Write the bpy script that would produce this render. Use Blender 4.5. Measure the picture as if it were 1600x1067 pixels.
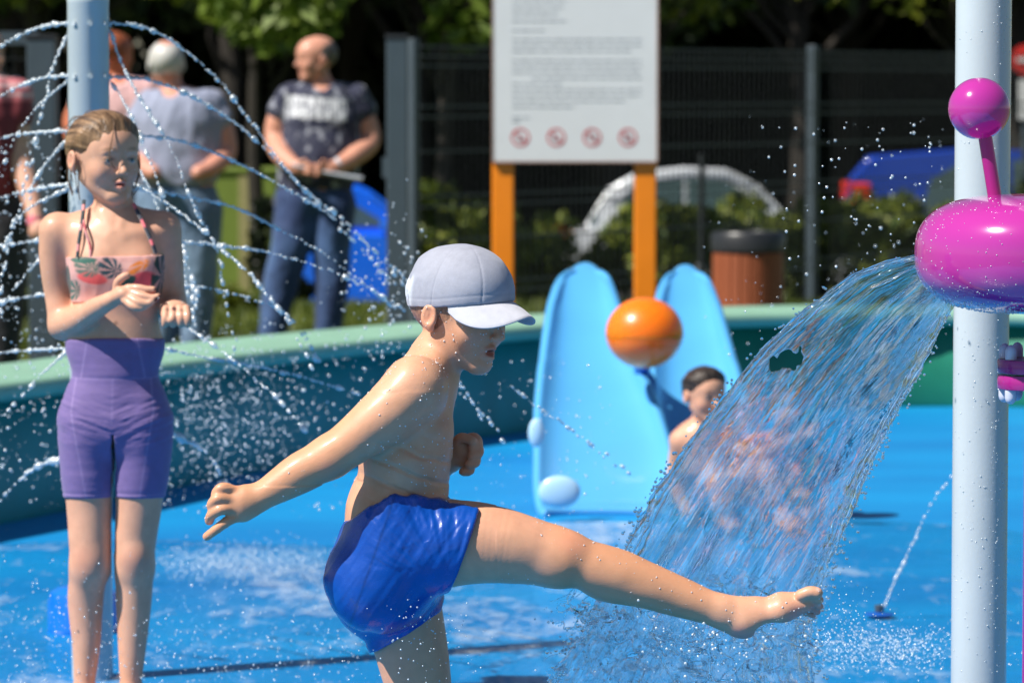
import bpy, bmesh, math, random
import numpy as np
from mathutils import Vector, Matrix
random.seed(7); np.random.seed(7)
R = math.radians
for o in list(bpy.data.objects): bpy.data.objects.remove(o)
sc = bpy.context.scene
COL = sc.collection

# ------------------------------------------------------------------ camera
FPX = 6160.0; CAMZ = 1.43; HOR = 137.0
PITCH = math.atan((533.5 - HOR) / FPX)
cd = bpy.data.cameras.new('camera'); cam = bpy.data.objects.new('camera', cd); COL.objects.link(cam)
cam.location = (0, 0, CAMZ); cam.rotation_euler = (math.pi/2 - PITCH, 0, 0)
cd.sensor_width = 36; cd.lens = FPX/1600*36; cd.clip_start = 0.5; cd.clip_end = 600
cd.dof.use_dof = True; cd.dof.focus_distance = 6.98; cd.dof.aperture_fstop = 6.2; cd.dof.aperture_blades = 9
sc.camera = cam

# ------------------------------------------------------------------ light
SUN = Vector((-0.57, -0.30, 0.77)).normalized()      # direction towards the sun
w = bpy.data.worlds.new('World'); sc.world = w; w.use_nodes = True
nt = w.node_tree; nt.nodes.clear()
sky = nt.nodes.new('ShaderNodeTexSky'); sky.sky_type = 'NISHITA'; sky.sun_disc = False
sky.sun_elevation = math.asin(SUN.z); sky.sun_rotation = math.atan2(SUN.x, SUN.y)
sky.air_density = 1.0; sky.dust_density = 0.6; sky.ozone_density = 1.0
bg = nt.nodes.new('ShaderNodeBackground'); bg.inputs[1].default_value = 0.05
wo = nt.nodes.new('ShaderNodeOutputWorld')
nt.links.new(sky.outputs[0], bg.inputs[0]); nt.links.new(bg.outputs[0], wo.inputs[0])
sd = bpy.data.lights.new('sun', 'SUN'); sd.energy = 5.0; sd.angle = R(0.53); sd.color = (1.0, 0.945, 0.86)
so = bpy.data.objects.new('sun', sd); COL.objects.link(so)
so.rotation_euler = SUN.to_track_quat('Z', 'Y').to_euler(); so.location = (-6, -3, 9)
sc.view_settings.view_transform = 'Standard'; sc.view_settings.look = 'None'
sc.view_settings.exposure = 0.52; sc.view_settings.gamma = 1.0; sc.view_settings.use_curve_mapping = False
sc.cycles.max_bounces = 12; sc.cycles.transmission_bounces = 10; sc.cycles.transparent_max_bounces = 24
sc.cycles.use_denoising = True; sc.cycles.caustics_refractive = False; sc.cycles.caustics_reflective = False
sc.cycles.sample_clamp_indirect = 6.0

# ------------------------------------------------------------------ measuring
cp, sp_ = math.cos(PITCH), math.sin(PITCH)
def P(px, py, Y):
    """world point at distance Y down the pool that is seen at photograph pixel px, py"""
    u = (px - 800)/FPX; v = (533.5 - py)/FPX
    d = Vector((u, cp + sp_*v, -sp_ + cp*v))
    t = Y/d.y
    return Vector((d.x*t, Y, CAMZ + d.z*t))
def S(Y): return FPX/Y/cp

def lin(r, g, b):
    f = lambda c: (c/255/12.92) if c/255 <= 0.04045 else ((c/255+0.055)/1.055)**2.4
    return (f(r), f(g), f(b))

# ------------------------------------------------------------------ materials
def newmat(name):
    m = bpy.data.materials.new(name); m.use_nodes = True
    n = m.node_tree.nodes; l = m.node_tree.links; n.clear()
    out = n.new('ShaderNodeOutputMaterial'); b = n.new('ShaderNodeBsdfPrincipled')
    l.new(b.outputs[0], out.inputs[0])
    return m, n, l, b, out
def mat(name, col, rough=0.5, metal=0.0, var=0.12, scale=8.0, bump=0.0, bscale=60.0, coat=0.0, attr=False,
        sss=0.0, sscale=.008, spec=0.5, stretch=(1,1,1), sheen=0.0, rvar=0.1, wet=0.0):
    m, n, l, b, out = newmat(name)
    tc = n.new('ShaderNodeTexCoord'); mp = n.new('ShaderNodeMapping'); mp.inputs['Scale'].default_value = stretch
    l.new(tc.outputs['Object'], mp.inputs[0])
    nz = n.new('ShaderNodeTexNoise'); nz.inputs['Scale'].default_value = scale; nz.inputs['Detail'].default_value = 6
    l.new(mp.outputs[0], nz.inputs['Vector'])
    hv = n.new('ShaderNodeMix'); hv.data_type = 'RGBA'; hv.blend_type = 'MULTIPLY'; hv.inputs[0].default_value = 1
    rp = n.new('ShaderNodeMapRange'); rp.inputs[1].default_value = .25; rp.inputs[2].default_value = .75
    rp.inputs[3].default_value = 1-var; rp.inputs[4].default_value = 1+var
    l.new(nz.outputs[0], rp.inputs[0])
    if attr:
        at = n.new('ShaderNodeAttribute'); at.attribute_name = 'Col'; l.new(at.outputs[0], hv.inputs[6])
    else:
        hv.inputs[6].default_value = (*col, 1)
    l.new(rp.outputs[0], hv.inputs[7]); l.new(hv.outputs[2], b.inputs['Base Color'])
    rr = n.new('ShaderNodeMapRange'); rr.inputs[3].default_value = max(0.02, rough*(1-rvar)); rr.inputs[4].default_value = min(1, rough*(1+rvar))
    l.new(nz.outputs[0], rr.inputs[0]); l.new(rr.outputs[0], b.inputs['Roughness'])
    b.inputs['Metallic'].default_value = metal; b.inputs['Coat Weight'].default_value = coat
    b.inputs['Coat Roughness'].default_value = 0.06
    b.inputs['Specular IOR Level'].default_value = spec
    if sss:
        b.inputs['Subsurface Weight'].default_value = sss; b.inputs['Subsurface Radius'].default_value = (1.0, .35, .2)
        b.inputs['Subsurface Scale'].default_value = sscale
    if wet:
        wr = n.new('ShaderNodeMapRange'); wr.inputs[1].default_value = .42; wr.inputs[2].default_value = .62; wr.inputs[4].default_value = wet
        wn = n.new('ShaderNodeTexNoise'); wn.inputs['Scale'].default_value = 16; wn.inputs['Detail'].default_value = 5; l.new(tc.outputs['Object'], wn.inputs['Vector']); l.new(wn.outputs[0], wr.inputs[0]); l.new(wr.outputs[0], b.inputs['Coat Weight']); b.inputs['Coat Roughness'].default_value = .16
    if sheen: b.inputs['Sheen Weight'].default_value = sheen
    if bump:
        n2 = n.new('ShaderNodeTexNoise'); n2.inputs['Scale'].default_value = bscale; n2.inputs['Detail'].default_value = 4
        l.new(mp.outputs[0], n2.inputs['Vector'])
        bp = n.new('ShaderNodeBump'); bp.inputs['Strength'].default_value = bump; bp.inputs['Distance'].default_value = 0.01
        l.new(n2.outputs[0], bp.inputs['Height']); l.new(bp.outputs[0], b.inputs['Normal'])
    return m

# ------------------------------------------------------------------ object helpers
def tag(o, label=None, cat=None, group=None, kind=None):
    if label: o['label'] = label
    if cat: o['category'] = cat
    if group: o['group'] = group
    if kind: o['kind'] = kind
    return o
def empty(name, loc=(0,0,0), label=None, cat=None, group=None, rz=0):
    o = bpy.data.objects.new(name, None); COL.objects.link(o); o.location = loc; o.rotation_euler = (0,0,rz)
    o.empty_display_size = 0.1
    tag(o, label, cat, group); return o
def mesh_np(name, V, F, mats=None, smooth=True, col=None, parent=None, loc=None, mi=None):
    """V (n,3) world coordinates, F (m,3|4)"""
    V = np.asarray(V, dtype=np.float32).copy(); F = np.asarray(F, dtype=np.int32)
    loc = Vector(loc) if loc is not None else (pl(parent) if parent is not None else Vector((0,0,0)))
    V -= np.array(loc, dtype=np.float32)
    me = bpy.data.meshes.new(name); me.vertices.add(len(V)); me.vertices.foreach_set('co', V.ravel())
    k = F.shape[1]; me.loops.add(F.size); me.loops.foreach_set('vertex_index', F.ravel())
    me.polygons.add(len(F)); me.polygons.foreach_set('loop_start', np.arange(0, F.size, k, dtype=np.int32))
    if smooth: me.polygons.foreach_set('use_smooth', np.ones(len(F), dtype=bool))
    for m in (mats if isinstance(mats, (list, tuple)) else [mats]):
        if m: me.materials.append(m)
    if mi is not None: me.polygons.foreach_set('material_index', np.asarray(mi, dtype=np.int32))
    me.update(calc_edges=True)
    if col is not None:
        a = me.color_attributes.new('Col', 'FLOAT_COLOR', 'POINT')
        c = np.ones((len(V), 4), dtype=np.float32); c[:, :3] = col; a.data.foreach_set('color', c.ravel())
    o = bpy.data.objects.new(name, me); COL.objects.link(o)
    if parent is not None:
        o.parent = parent; wp = pl(parent); o.location = Vector(loc) - wp
    else: o.location = loc
    return o
def pl(o):
    """world position of an unrotated parent chain"""
    v = Vector(o.location)
    while o.parent: o = o.parent; v += o.location
    return v
class MB:
    """collects shapes (world coordinates) and links them as one mesh"""
    def __init__(s): s.V = []; s.F = []; s.M = []; s.n = 0
    def add(s, V, F, m=0):
        s.V += [tuple(v) for v in V]; s.F += [tuple(i+s.n for i in f) for f in F]; s.M += [m]*len(F); s.n = len(s.V); return s
    def box(s, c, h, rz=0, m=0, bev=0.0, rot=None):
        c = Vector(c); M = rot or Matrix.Rotation(rz, 3, 'Z')
        if bev <= 0:
            V = [c + M @ Vector((x*h[0], y*h[1], z*h[2])) for x in (-1,1) for y in (-1,1) for z in (-1,1)]
            F = [(0,1,3,2),(4,6,7,5),(0,4,5,1),(2,3,7,6),(0,2,6,4),(1,5,7,3)]
            return s.add(V, F, m)
        bm = bmesh.new(); bmesh.ops.create_cube(bm, size=2)
        for v in bm.verts: v.co = Vector((v.co.x*h[0], v.co.y*h[1], v.co.z*h[2]))
        bmesh.ops.bevel(bm, geom=bm.edges[:], offset=bev, segments=2, affect='EDGES', profile=0.5)
        bm.verts.index_update()
        V = [c + M @ v.co for v in bm.verts]; F = [[v.index for v in f.verts] for f in bm.faces]; bm.free()
        return s.add(V, F, m)
    def tube(s, pts, rad, n=10, m=0, caps=True):
        pts = [Vector(p) for p in pts]; k = len(pts)
        rad = rad if isinstance(rad, (list, tuple, np.ndarray)) else [rad]*k
        V = []; F = []; prev = None
        for i, p in enumerate(pts):
            t = (pts[min(i+1,k-1)] - pts[max(i-1,0)]).normalized()
            if prev is None:
                a = t.cross(Vector((0,0,1)));
                if a.length < 1e-3: a = t.cross(Vector((0,1,0)))
            else: a = prev - t*prev.dot(t)
            a.normalize(); prev = a; b = t.cross(a)
            for j in range(n):
                th = 2*math.pi*j/n; V.append(p + (a*math.cos(th) + b*math.sin(th))*rad[i])
        for i in range(k-1):
            for j in range(n):
                q = (j+1) % n; F.append((i*n+j, i*n+q, (i+1)*n+q, (i+1)*n+j))
        if caps: F.append(tuple(range(n))[::-1]); F.append(tuple((k-1)*n+j for j in range(n)))
        return s.add(V, F, m)
    def lathe(s, prof, c, n=32, m=0, M=None):
        """prof: list of (r, z)"""
        c = Vector(c); V = []; F = []; k = len(prof); M = M or Matrix.Identity(3)
        for r, z in prof:
            for j in range(n):
                th = 2*math.pi*j/n; V.append(c + M @ Vector((r*math.cos(th), r*math.sin(th), z)))
        for i in range(k-1):
            for j in range(n):
                q = (j+1) % n; F.append((i*n+j, i*n+q, (i+1)*n+q, (i+1)*n+j))
        F.append(tuple(range(n))[::-1]); F.append(tuple((k-1)*n+j for j in range(n)))
        return s.add(V, F, m)
    def sphere(s, c, r, n=20, m=0, sc_=(1,1,1), M=None):
        prof = [(math.sin(math.pi*i/(n//2))*1.0, -math.cos(math.pi*i/(n//2))) for i in range(n//2+1)]
        prof[0] = (1e-3, -1); prof[-1] = (1e-3, 1)
        D = Matrix.Diagonal((r*sc_[0], r*sc_[1], r*sc_[2]))
        return s.lathe(prof, c, n, m, (M @ D) if M else D)
    def build(s, name, mats, parent=None, smooth=False, loc=None):
        loc = Vector(loc) if loc is not None else (pl(parent) if parent else Vector((0,0,0)))
        me = bpy.data.meshes.new(name); me.from_pydata([tuple(Vector(v)-loc) for v in s.V], [], s.F)
        for m in (mats if isinstance(mats, (list, tuple)) else [mats]): me.materials.append(m)
        me.polygons.foreach_set('material_index', s.M)
        if smooth:
            me.polygons.foreach_set('use_smooth', [True]*len(s.F))
        me.update()
        if smooth:
            try: me.set_sharp_from_angle(angle=R(40))
            except Exception: pass
        o = bpy.data.objects.new(name, me); COL.objects.link(o)
        if parent: o.parent = parent; o.location = loc - pl(parent)
        else: o.location = loc
        return o
def copy_tree(o, parent=None):
    c = o.copy(); COL.objects.link(c)
    if parent: c.parent = parent
    for ch in list(o.children): copy_tree(ch, c)
    return c

# ------------------------------------------------------------------ noise (numpy)
def _h(i, j, k, seed):
    n = (i*374761393 + j*668265263 + k*2147483647 + seed*1274126177).astype(np.int64) & 0xffffffff
    n = ((n ^ (n >> 13)) * 1274126177) & 0xffffffff
    return ((n ^ (n >> 16)) & 0xffff) / 65535.0*2 - 1
def vnoise(x, y, z=None, seed=0):
    x = np.asarray(x, dtype=np.float64); y = np.asarray(y, dtype=np.float64)
    z = np.zeros_like(x) if z is None else np.asarray(z, dtype=np.float64)
    i = np.floor(x).astype(np.int64); j = np.floor(y).astype(np.int64); k = np.floor(z).astype(np.int64)
    f = x-i; g = y-j; h = z-k; f = f*f*(3-2*f); g = g*g*(3-2*g); h = h*h*(3-2*h)
    r = 0
    for a in (0,1):
        for b in (0,1):
            for c in (0,1):
                r = r + _h(i+a, j+b, k+c, seed)*(f if a else 1-f)*(g if b else 1-g)*(h if c else 1-h)
    return r
def fbm(x, y, z=None, oct=4, seed=0):
    r = 0; a = 1.0; t = 0
    for o in range(oct):
        s = 2.03**o
        r = r + a*vnoise(x*s, y*s, None if z is None else z*s, seed+o*17); t += a; a *= 0.5
    return r/t

# ------------------------------------------------------------------ implicit bodies
def axis(lo, hi, h, bands=()):
    out = [lo]; x = lo
    while x < hi:
        st = h
        for a, b, hf in bands:
            if a <= x <= b: st = min(st, hf)
        x += st; out.append(x)
    return np.array(out, dtype=np.float32)
def cone(a, b, ra, rb, k=0.02, n=None, f=1.0, g='', sub=False):
    return dict(t='c', a=np.array(a, dtype=np.float32), b=np.array(b, dtype=np.float32), ra=ra, rb=rb, k=k,
                n=None if n is None else np.array(Vector(n).normalized(), dtype=np.float32), f=f, g=g, sub=sub)
def ell(c, r, M=None, k=0.02, g='', sub=False):
    r = (r, r, r) if isinstance(r, (int, float)) else r
    return dict(t='e', c=np.array(c, dtype=np.float32), r=np.array(r, dtype=np.float32),
                M=np.eye(3, dtype=np.float32) if M is None else np.array(M, dtype=np.float32), k=k, g=g, sub=sub)
def chain(pts, k=0.02, n=None, f=1.0, g=''):
    """pts: list of (Vector, radius); one limb: a smooth curve of changing radius, joined to the rest with k"""
    P_ = [np.array(list(p)+[r], dtype=float) for p, r in pts]
    if len(P_) > 2:
        q = [2*P_[0]-P_[1]] + P_ + [2*P_[-1]-P_[-2]]; o = []
        for i in range(1, len(q)-2):
            for j in range(7):
                t = j/7; a, b, c, d = q[i-1], q[i], q[i+1], q[i+2]
                o.append(0.5*(2*b + (c-a)*t + (2*a-5*b+4*c-d)*t*t + (3*b-a-3*c+d)*t**3))
        P_ = o + [P_[-1]]
    segs = [(P_[i][:3].astype(np.float32), P_[i+1][:3].astype(np.float32), float(P_[i][3]), float(P_[i+1][3])) for i in range(len(P_)-1)]
    return [dict(t='s', segs=segs, a=segs[0][0], k=k, g=g, sub=False)]
def field(prims, ax, off=0.0, kk=None):
    X, Y, Z = ax; F = np.full((len(X), len(Y), len(Z)), 0.5, dtype=np.float32)
    for p in prims:
        k = p['k'] if kk is None else (p['k'] + (kk if not p['sub'] else 0))
        pad = k + abs(off) + 0.012
        if p['t'] == 'c':
            r = max(p['ra'], p['rb']); fr = r/min(p['f'], 1.0)
            e = np.full(3, r) if p['n'] is None else r + np.abs(p['n'])*(fr-r)
            lo = np.minimum(p['a'], p['b'])-e-pad; hi = np.maximum(p['a'], p['b'])+e+pad
        elif p['t'] == 's':
            A_ = np.array([q[0] for q in p['segs']]+[p['segs'][-1][1]]); r = max(max(q[2], q[3]) for q in p['segs'])
            lo = A_.min(0)-r-pad; hi = A_.max(0)+r+pad
        else:
            e = np.abs(p['M']) @ p['r']; lo = p['c']-e-pad; hi = p['c']+e+pad
        s = [slice(max(0, np.searchsorted(A, lo[i])-1), min(len(A), np.searchsorted(A, hi[i])+1)) for i, A in enumerate(ax)]
        if any(q.stop - q.start < 1 for q in s): continue
        x = X[s[0]][:, None, None]; y = Y[s[1]][None, :, None]; z = Z[s[2]][None, None, :]
        if p['t'] == 'c':
            a, b = p['a'], p['b'].copy()
            qx, qy, qz = x-a[0], y-a[1], z-a[2]; ab = b-a
            if p['n'] is not None:
                n = p['n']; dn = (qx*n[0]+qy*n[1]+qz*n[2])*(1-p['f'])
                qx = qx-dn*n[0]; qy = qy-dn*n[1]; qz = qz-dn*n[2]; ab = ab - n*float(ab@n)*(1-p['f'])
            L = float(ab@ab)+1e-12
            t = np.clip((qx*ab[0]+qy*ab[1]+qz*ab[2])/L, 0, 1)
            d = np.sqrt((qx-t*ab[0])**2+(qy-t*ab[1])**2+(qz-t*ab[2])**2) - (p['ra']+(p['rb']-p['ra'])*t)
        elif p['t'] == 's':
            d = None
            for a, b, ra, rb in p['segs']:
                ab = b-a; L = float(ab@ab)+1e-12; qx, qy, qz = x-a[0], y-a[1], z-a[2]
                t = np.clip((qx*ab[0]+qy*ab[1]+qz*ab[2])/L, 0, 1)
                e_ = np.sqrt((qx-t*ab[0])**2+(qy-t*ab[1])**2+(qz-t*ab[2])**2) - (ra+(rb-ra)*t)
                d = e_ if d is None else np.minimum(d, e_)
        else:
            c, r, M = p['c'], p['r'], p['M']
            qx, qy, qz = x-c[0], y-c[1], z-c[2]
            u = [(M[0,i]*qx+M[1,i]*qy+M[2,i]*qz) for i in range(3)]
            k0 = np.sqrt(sum((u[i]/r[i])**2 for i in range(3))); k1 = np.sqrt(sum((u[i]/r[i]**2)**2 for i in range(3)))+1e-6
            d = k0*(k0-1)/k1
        d = d.astype(np.float32) - (off if not p['sub'] else 0)
        A = F[s[0], s[1], s[2]]
        if p['sub']:
            h = np.maximum(k-np.abs(A+d), 0)/k; F[s[0], s[1], s[2]] = np.maximum(A, -d) + h*h*k*0.25
        else:
            h = np.maximum(k-np.abs(A-d), 0)/k; F[s[0], s[1], s[2]] = np.minimum(A, d) - h*h*k*0.25
    return F
def nets(F, ax):
    X, Y, Z = ax; ins = F < 0
    nx, ny, nz = F.shape
    cnt = np.zeros((nx-1, ny-1, nz-1), dtype=np.uint8)
    for a in (0,1):
        for b in (0,1):
            for c in (0,1): cnt += ins[a:nx-1+a, b:ny-1+b, c:nz-1+c]
    flat = np.flatnonzero((cnt > 0) & (cnt < 8)); ci, cj, ck = np.unravel_index(flat, cnt.shape)
    acc = np.zeros((len(flat), 3)); num = np.zeros(len(flat))
    cor = {}
    for a in (0,1):
        for b in (0,1):
            for c in (0,1): cor[a,b,c] = F[ci+a, cj+b, ck+c].astype(np.float64)
    cx = np.stack([X[ci], Y[cj], Z[ck]], 1).astype(np.float64)
    ds = np.stack([X[ci+1]-X[ci], Y[cj+1]-Y[cj], Z[ck+1]-Z[ck]], 1)
    for (a, va) in cor.items():
        for d in range(3):
            if a[d] == 1: continue
            b = list(a); b[d] = 1; vb = cor[tuple(b)]
            m = (va < 0) != (vb < 0); t = np.where(m, va/np.where(m, va-vb, 1), 0)
            pos = np.tile(np.array(a, dtype=np.float64), (len(t), 1)); pos[:, d] = t
            acc += pos*m[:, None]; num += m
    V = cx + ds*(acc/num[:, None])
    quads = []
    def idx(i, j, k):
        f = np.ravel_multi_index((i, j, k), cnt.shape); return np.searchsorted(flat, f)
    for d in range(3):
        sl0 = [slice(None)]*3; sl1 = [slice(None)]*3; sl0[d] = slice(0, -1); sl1[d] = slice(1, None)
        A = ins[tuple(sl0)]; B = ins[tuple(sl1)]; e = np.argwhere(A != B)
        o = [q for q in range(3) if q != d]
        ok = (e[:, o[0]] > 0) & (e[:, o[1]] > 0) & (e[:, o[0]] < F.shape[o[0]]-1) & (e[:, o[1]] < F.shape[o[1]]-1); e = e[ok]
        def at(da, db):
            q = e.copy(); q[:, o[0]] -= da; q[:, o[1]] -= db; return idx(q[:,0], q[:,1], q[:,2])
        Q = np.stack([at(1,1), at(0,1), at(0,0), at(1,0)], 1)
        fl = A[tuple(e.T)]
        if d == 1: fl = ~fl
        Q[~fl] = Q[~fl][:, ::-1]
        quads.append(Q)
    return V, np.concatenate(quads)
def normals(V, F):
    n = np.cross(V[F[:,2]]-V[F[:,0]], V[F[:,3]]-V[F[:,1]]); N = np.zeros_like(V)
    for k in range(4):
        for c in range(3): N[:, c] += np.bincount(F[:, k], n[:, c], len(V))
    return N/(np.linalg.norm(N, axis=1, keepdims=True)+1e-12)
def relax(V, F, it=1, lam=0.5):
    for _ in range(it):
        A = np.zeros_like(V); w_ = np.zeros(len(V))
        for k in range(4):
            a = F[:, k]; b = F[:, (k+1) % 4]
            for c in range(3):
                A[:, c] += np.bincount(a, V[b, c], len(V)) + np.bincount(b, V[a, c], len(V))
            w_ += np.bincount(a, minlength=len(V)) + np.bincount(b, minlength=len(V))
        V = V*(1-lam) + lam*A/np.maximum(w_, 1)[:, None]
    return V
def solid(name, prims, ax, m, parent, color=None, off=0.0, clip=None, disp=None, it=3, kk=None, warp=None):
    F = field(prims, ax, off, kk)
    if warp is not None:
        x, y, z = np.meshgrid(*ax, indexing='ij', sparse=True); F = F + warp(x, y, z).astype(np.float32)
    if clip is not None:
        x, y, z = np.meshgrid(*ax, indexing='ij', sparse=True); F = np.maximum(F, clip(x, y, z).astype(np.float32))
    V, Q = nets(F, ax); V = relax(V, Q, it)
    if disp is not None:
        N = normals(V, Q); V = V + N*disp(V, N)[:, None]
    c = color(V, normals(V, Q)) if callable(color) else (np.tile(np.array(color), (len(V), 1)) if color is not None else None)
    return mesh_np(name, V, Q, m, True, c, parent)
def sstep(a, b, x):
    t = np.clip((x-a)/(b-a), 0, 1); return t*t*(3-2*t)
def lerp3(c, d, t): return np.asarray(c)*(1-t[:, None]) + np.asarray(d)*t[:, None]
# ================================================================== SETTING
M = {}
M['post_grey'] = mat('post_grey', (0.055,0.078,0.10), .45, var=.06)
M['pole'] = mat('pole_paint', (0.47,0.545,0.60), .25, var=.05, scale=5, bump=.03, bscale=120, coat=.3)
M['orange_post'] = mat('orange_post', (0.85,0.24,0.008), .4, var=.08, scale=4)
M['ball'] = mat('orange_plastic', (0.98,0.20,0.003), .34, var=.04, coat=.25, sss=.8, sscale=.12)
M['wire'] = mat('fence_wire', (0.016,0.020,0.023), .6, var=.1, spec=.2)
M['wire_light'] = mat('fence_cross_wire', (.06,.075,.085), .5, var=.1)
M['white'] = mat('white_board', (0.70,0.72,0.77), .35, var=.03)
M['slide'] = mat('slide_blue', (0.085,0.375,0.73), .34, var=.05, scale=3, coat=.35)
M['slide_dark'] = mat('slide_post_blue', (0.008,0.09,0.42), .4, var=.06)
M['black_plastic'] = mat('black_plastic', (0.02,0.022,0.026), .4)
M['asphalt'] = mat('asphalt', (0.06,0.06,0.062), .9, var=.2, scale=30, bump=.2)

# --- pool floor: painted rubber, dry above, wet below
def floor_mat():
    m, n, l, b, out = newmat('pool_floor_blue')
    tc = n.new('ShaderNodeTexCoord'); sep = n.new('ShaderNodeSeparateXYZ'); l.new(tc.outputs['Object'], sep.inputs[0])
    nz = n.new('ShaderNodeTexNoise'); nz.inputs['Scale'].default_value = 1.3; nz.inputs['Detail'].default_value = 5
    mp = n.new('ShaderNodeMapping'); mp.inputs['Scale'].default_value = (.6, 1.2, 1); l.new(tc.outputs['Object'], mp.inputs[0]); l.new(mp.outputs[0], nz.inputs['Vector'])
    # wear and darker worn patches
    cr = n.new('ShaderNodeValToRGB'); l.new(nz.outputs[0], cr.inputs[0])
    e = cr.color_ramp.elements; e[0].position = .3; e[0].color = (0.003,0.215,0.57,1); e[1].position = .7; e[1].color = (0.004,0.315,0.71,1)
    fine = n.new('ShaderNodeTexNoise'); fine.inputs['Scale'].default_value = 220; l.new(tc.outputs['Object'], fine.inputs['Vector'])
    mx = n.new('ShaderNodeMix'); mx.data_type = 'RGBA'; mx.blend_type = 'MULTIPLY'; mx.inputs[0].default_value = .25
    l.new(cr.outputs[0], mx.inputs[6]); l.new(fine.outputs[0], mx.inputs[7]); l.new(mx.outputs[2], b.inputs['Base Color'])
    b.inputs['Roughness'].default_value = .45
    bp = n.new('ShaderNodeBump'); bp.inputs['Strength'].default_value = .25; bp.inputs['Distance'].default_value = .004
    l.new(fine.outputs[0], bp.inputs['Height']); l.new(bp.outputs[0], b.inputs['Normal'])
    return m
M['floor'] = floor_mat()

# wall line (front foot of the wall): pixels of its base
WB = [(-1300,1120),(-700,960),(-260,868),(0,819),(140,790),(300,757),(520,717),(780,680),(1000,655),(1250,640),(1500,635),(1750,640)]
def wall_pt(px, py):
    Y = 12.0
    for _ in range(20):
        p = P(px, py, Y)
        # find Y where z = 0
        k = (CAMZ - p.z)/Y; Y = CAMZ/k
    return P(px, py, Y)
wb = [wall_pt(*q) for q in WB]
def spline(pts, n):
    pts = [Vector(p) for p in pts]; out = []
    q = [pts[0]*2-pts[1]] + pts + [pts[-1]*2-pts[-2]]
    for i in range(1, len(q)-2):
        for j in range(n):
            t = j/n; a, b_, c, d = q[i-1], q[i], q[i+1], q[i+2]
            out.append(0.5*((2*b_) + (c-a)*t + (2*a-5*b_+4*c-d)*t*t + (3*b_-a-3*c+d)*t**3))
    out.append(pts[-1]); return out
ws = spline(wb, 8)
bm_n = len(ws)
nrm = []
for i in range(bm_n):
    t = (ws[min(i+1,bm_n-1)] - ws[max(i-1,0)]); t.z = 0; t.normalize(); nrm.append(Vector((-t.y, t.x, 0)))   # away from camera
nrm = [v if v.y > 0 else -v for v in nrm]

# ground sheet (grass/earth behind), pool floor over it
def terrain(x, y):
    # the car park lies lower, beyond the fence
    t = min(1, max(0, (y-25)/9)); return -0.006 - 0.95*t*t*(3-2*t)
xs = np.concatenate([np.linspace(-200,-14,8), np.linspace(-12,12,49), np.linspace(14,200,8)])
ys = np.concatenate([np.linspace(-60,6,6), np.linspace(8,40,65), np.linspace(44,300,12)])
V = [(x, y, terrain(x,y)) for x in xs for y in ys]; nY = len(ys)
F = [(i*nY+j, (i+1)*nY+j, (i+1)*nY+j+1, i*nY+j+1) for i in range(len(xs)-1) for j in range(nY-1)]
def ground_mat():
    m, n, l, b, out = newmat('grassy_ground')
    tc = n.new('ShaderNodeTexCoord'); nz = n.new('ShaderNodeTexNoise'); nz.inputs['Scale'].default_value = 1.6; nz.inputs['Detail'].default_value = 8
    l.new(tc.outputs['Object'], nz.inputs['Vector']); cr = n.new('ShaderNodeValToRGB'); l.new(nz.outputs[0], cr.inputs[0])
    e = cr.color_ramp.elements; e[0].position = .35; e[0].color = (.035,.07,.012,1); e[1].position = .68; e[1].color = (.13,.17,.03,1)
    l.new(cr.outputs[0], b.inputs['Base Color']); b.inputs['Roughness'].default_value = .9
    n2 = n.new('ShaderNodeTexNoise'); n2.inputs['Scale'].default_value = 40; l.new(tc.outputs['Object'], n2.inputs['Vector'])
    bp = n.new('ShaderNodeBump'); bp.inputs['Strength'].default_value = .8; bp.inputs['Distance'].default_value = .03
    l.new(n2.outputs[0], bp.inputs['Height']); l.new(bp.outputs[0], b.inputs['Normal']); return m
M['ground'] = ground_mat()
tag(mesh_np('ground', V, F, M['ground']), kind='structure')
# car park
mb = MB(); mb.add([(-30,36,-.945),(30,36,-.945),(30,47.5,-.945),(-30,47.5,-.945)], [(0,1,2,3)]); tag(mb.build('car_park', M['asphalt']), kind='structure')
# pool floor
mb = MB(); pv = [(-4.5,2,0.0),(4.5,2,0.0)]; poly = [Vector((4.5,2,0))] ; line = [Vector((p.x,p.y,0)) + n_*0.05 for p,n_ in zip(ws,nrm)]
V = []; F = []
for i,p in enumerate(line): V += [(p.x, 2.0, 0), (p.x, p.y, 0)]
for i in range(len(line)-1): F.append((2*i, 2*i+2, 2*i+3, 2*i+1))
tag(mesh_np('pool_floor', V, F, M['floor'], False), kind='structure')

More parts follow.
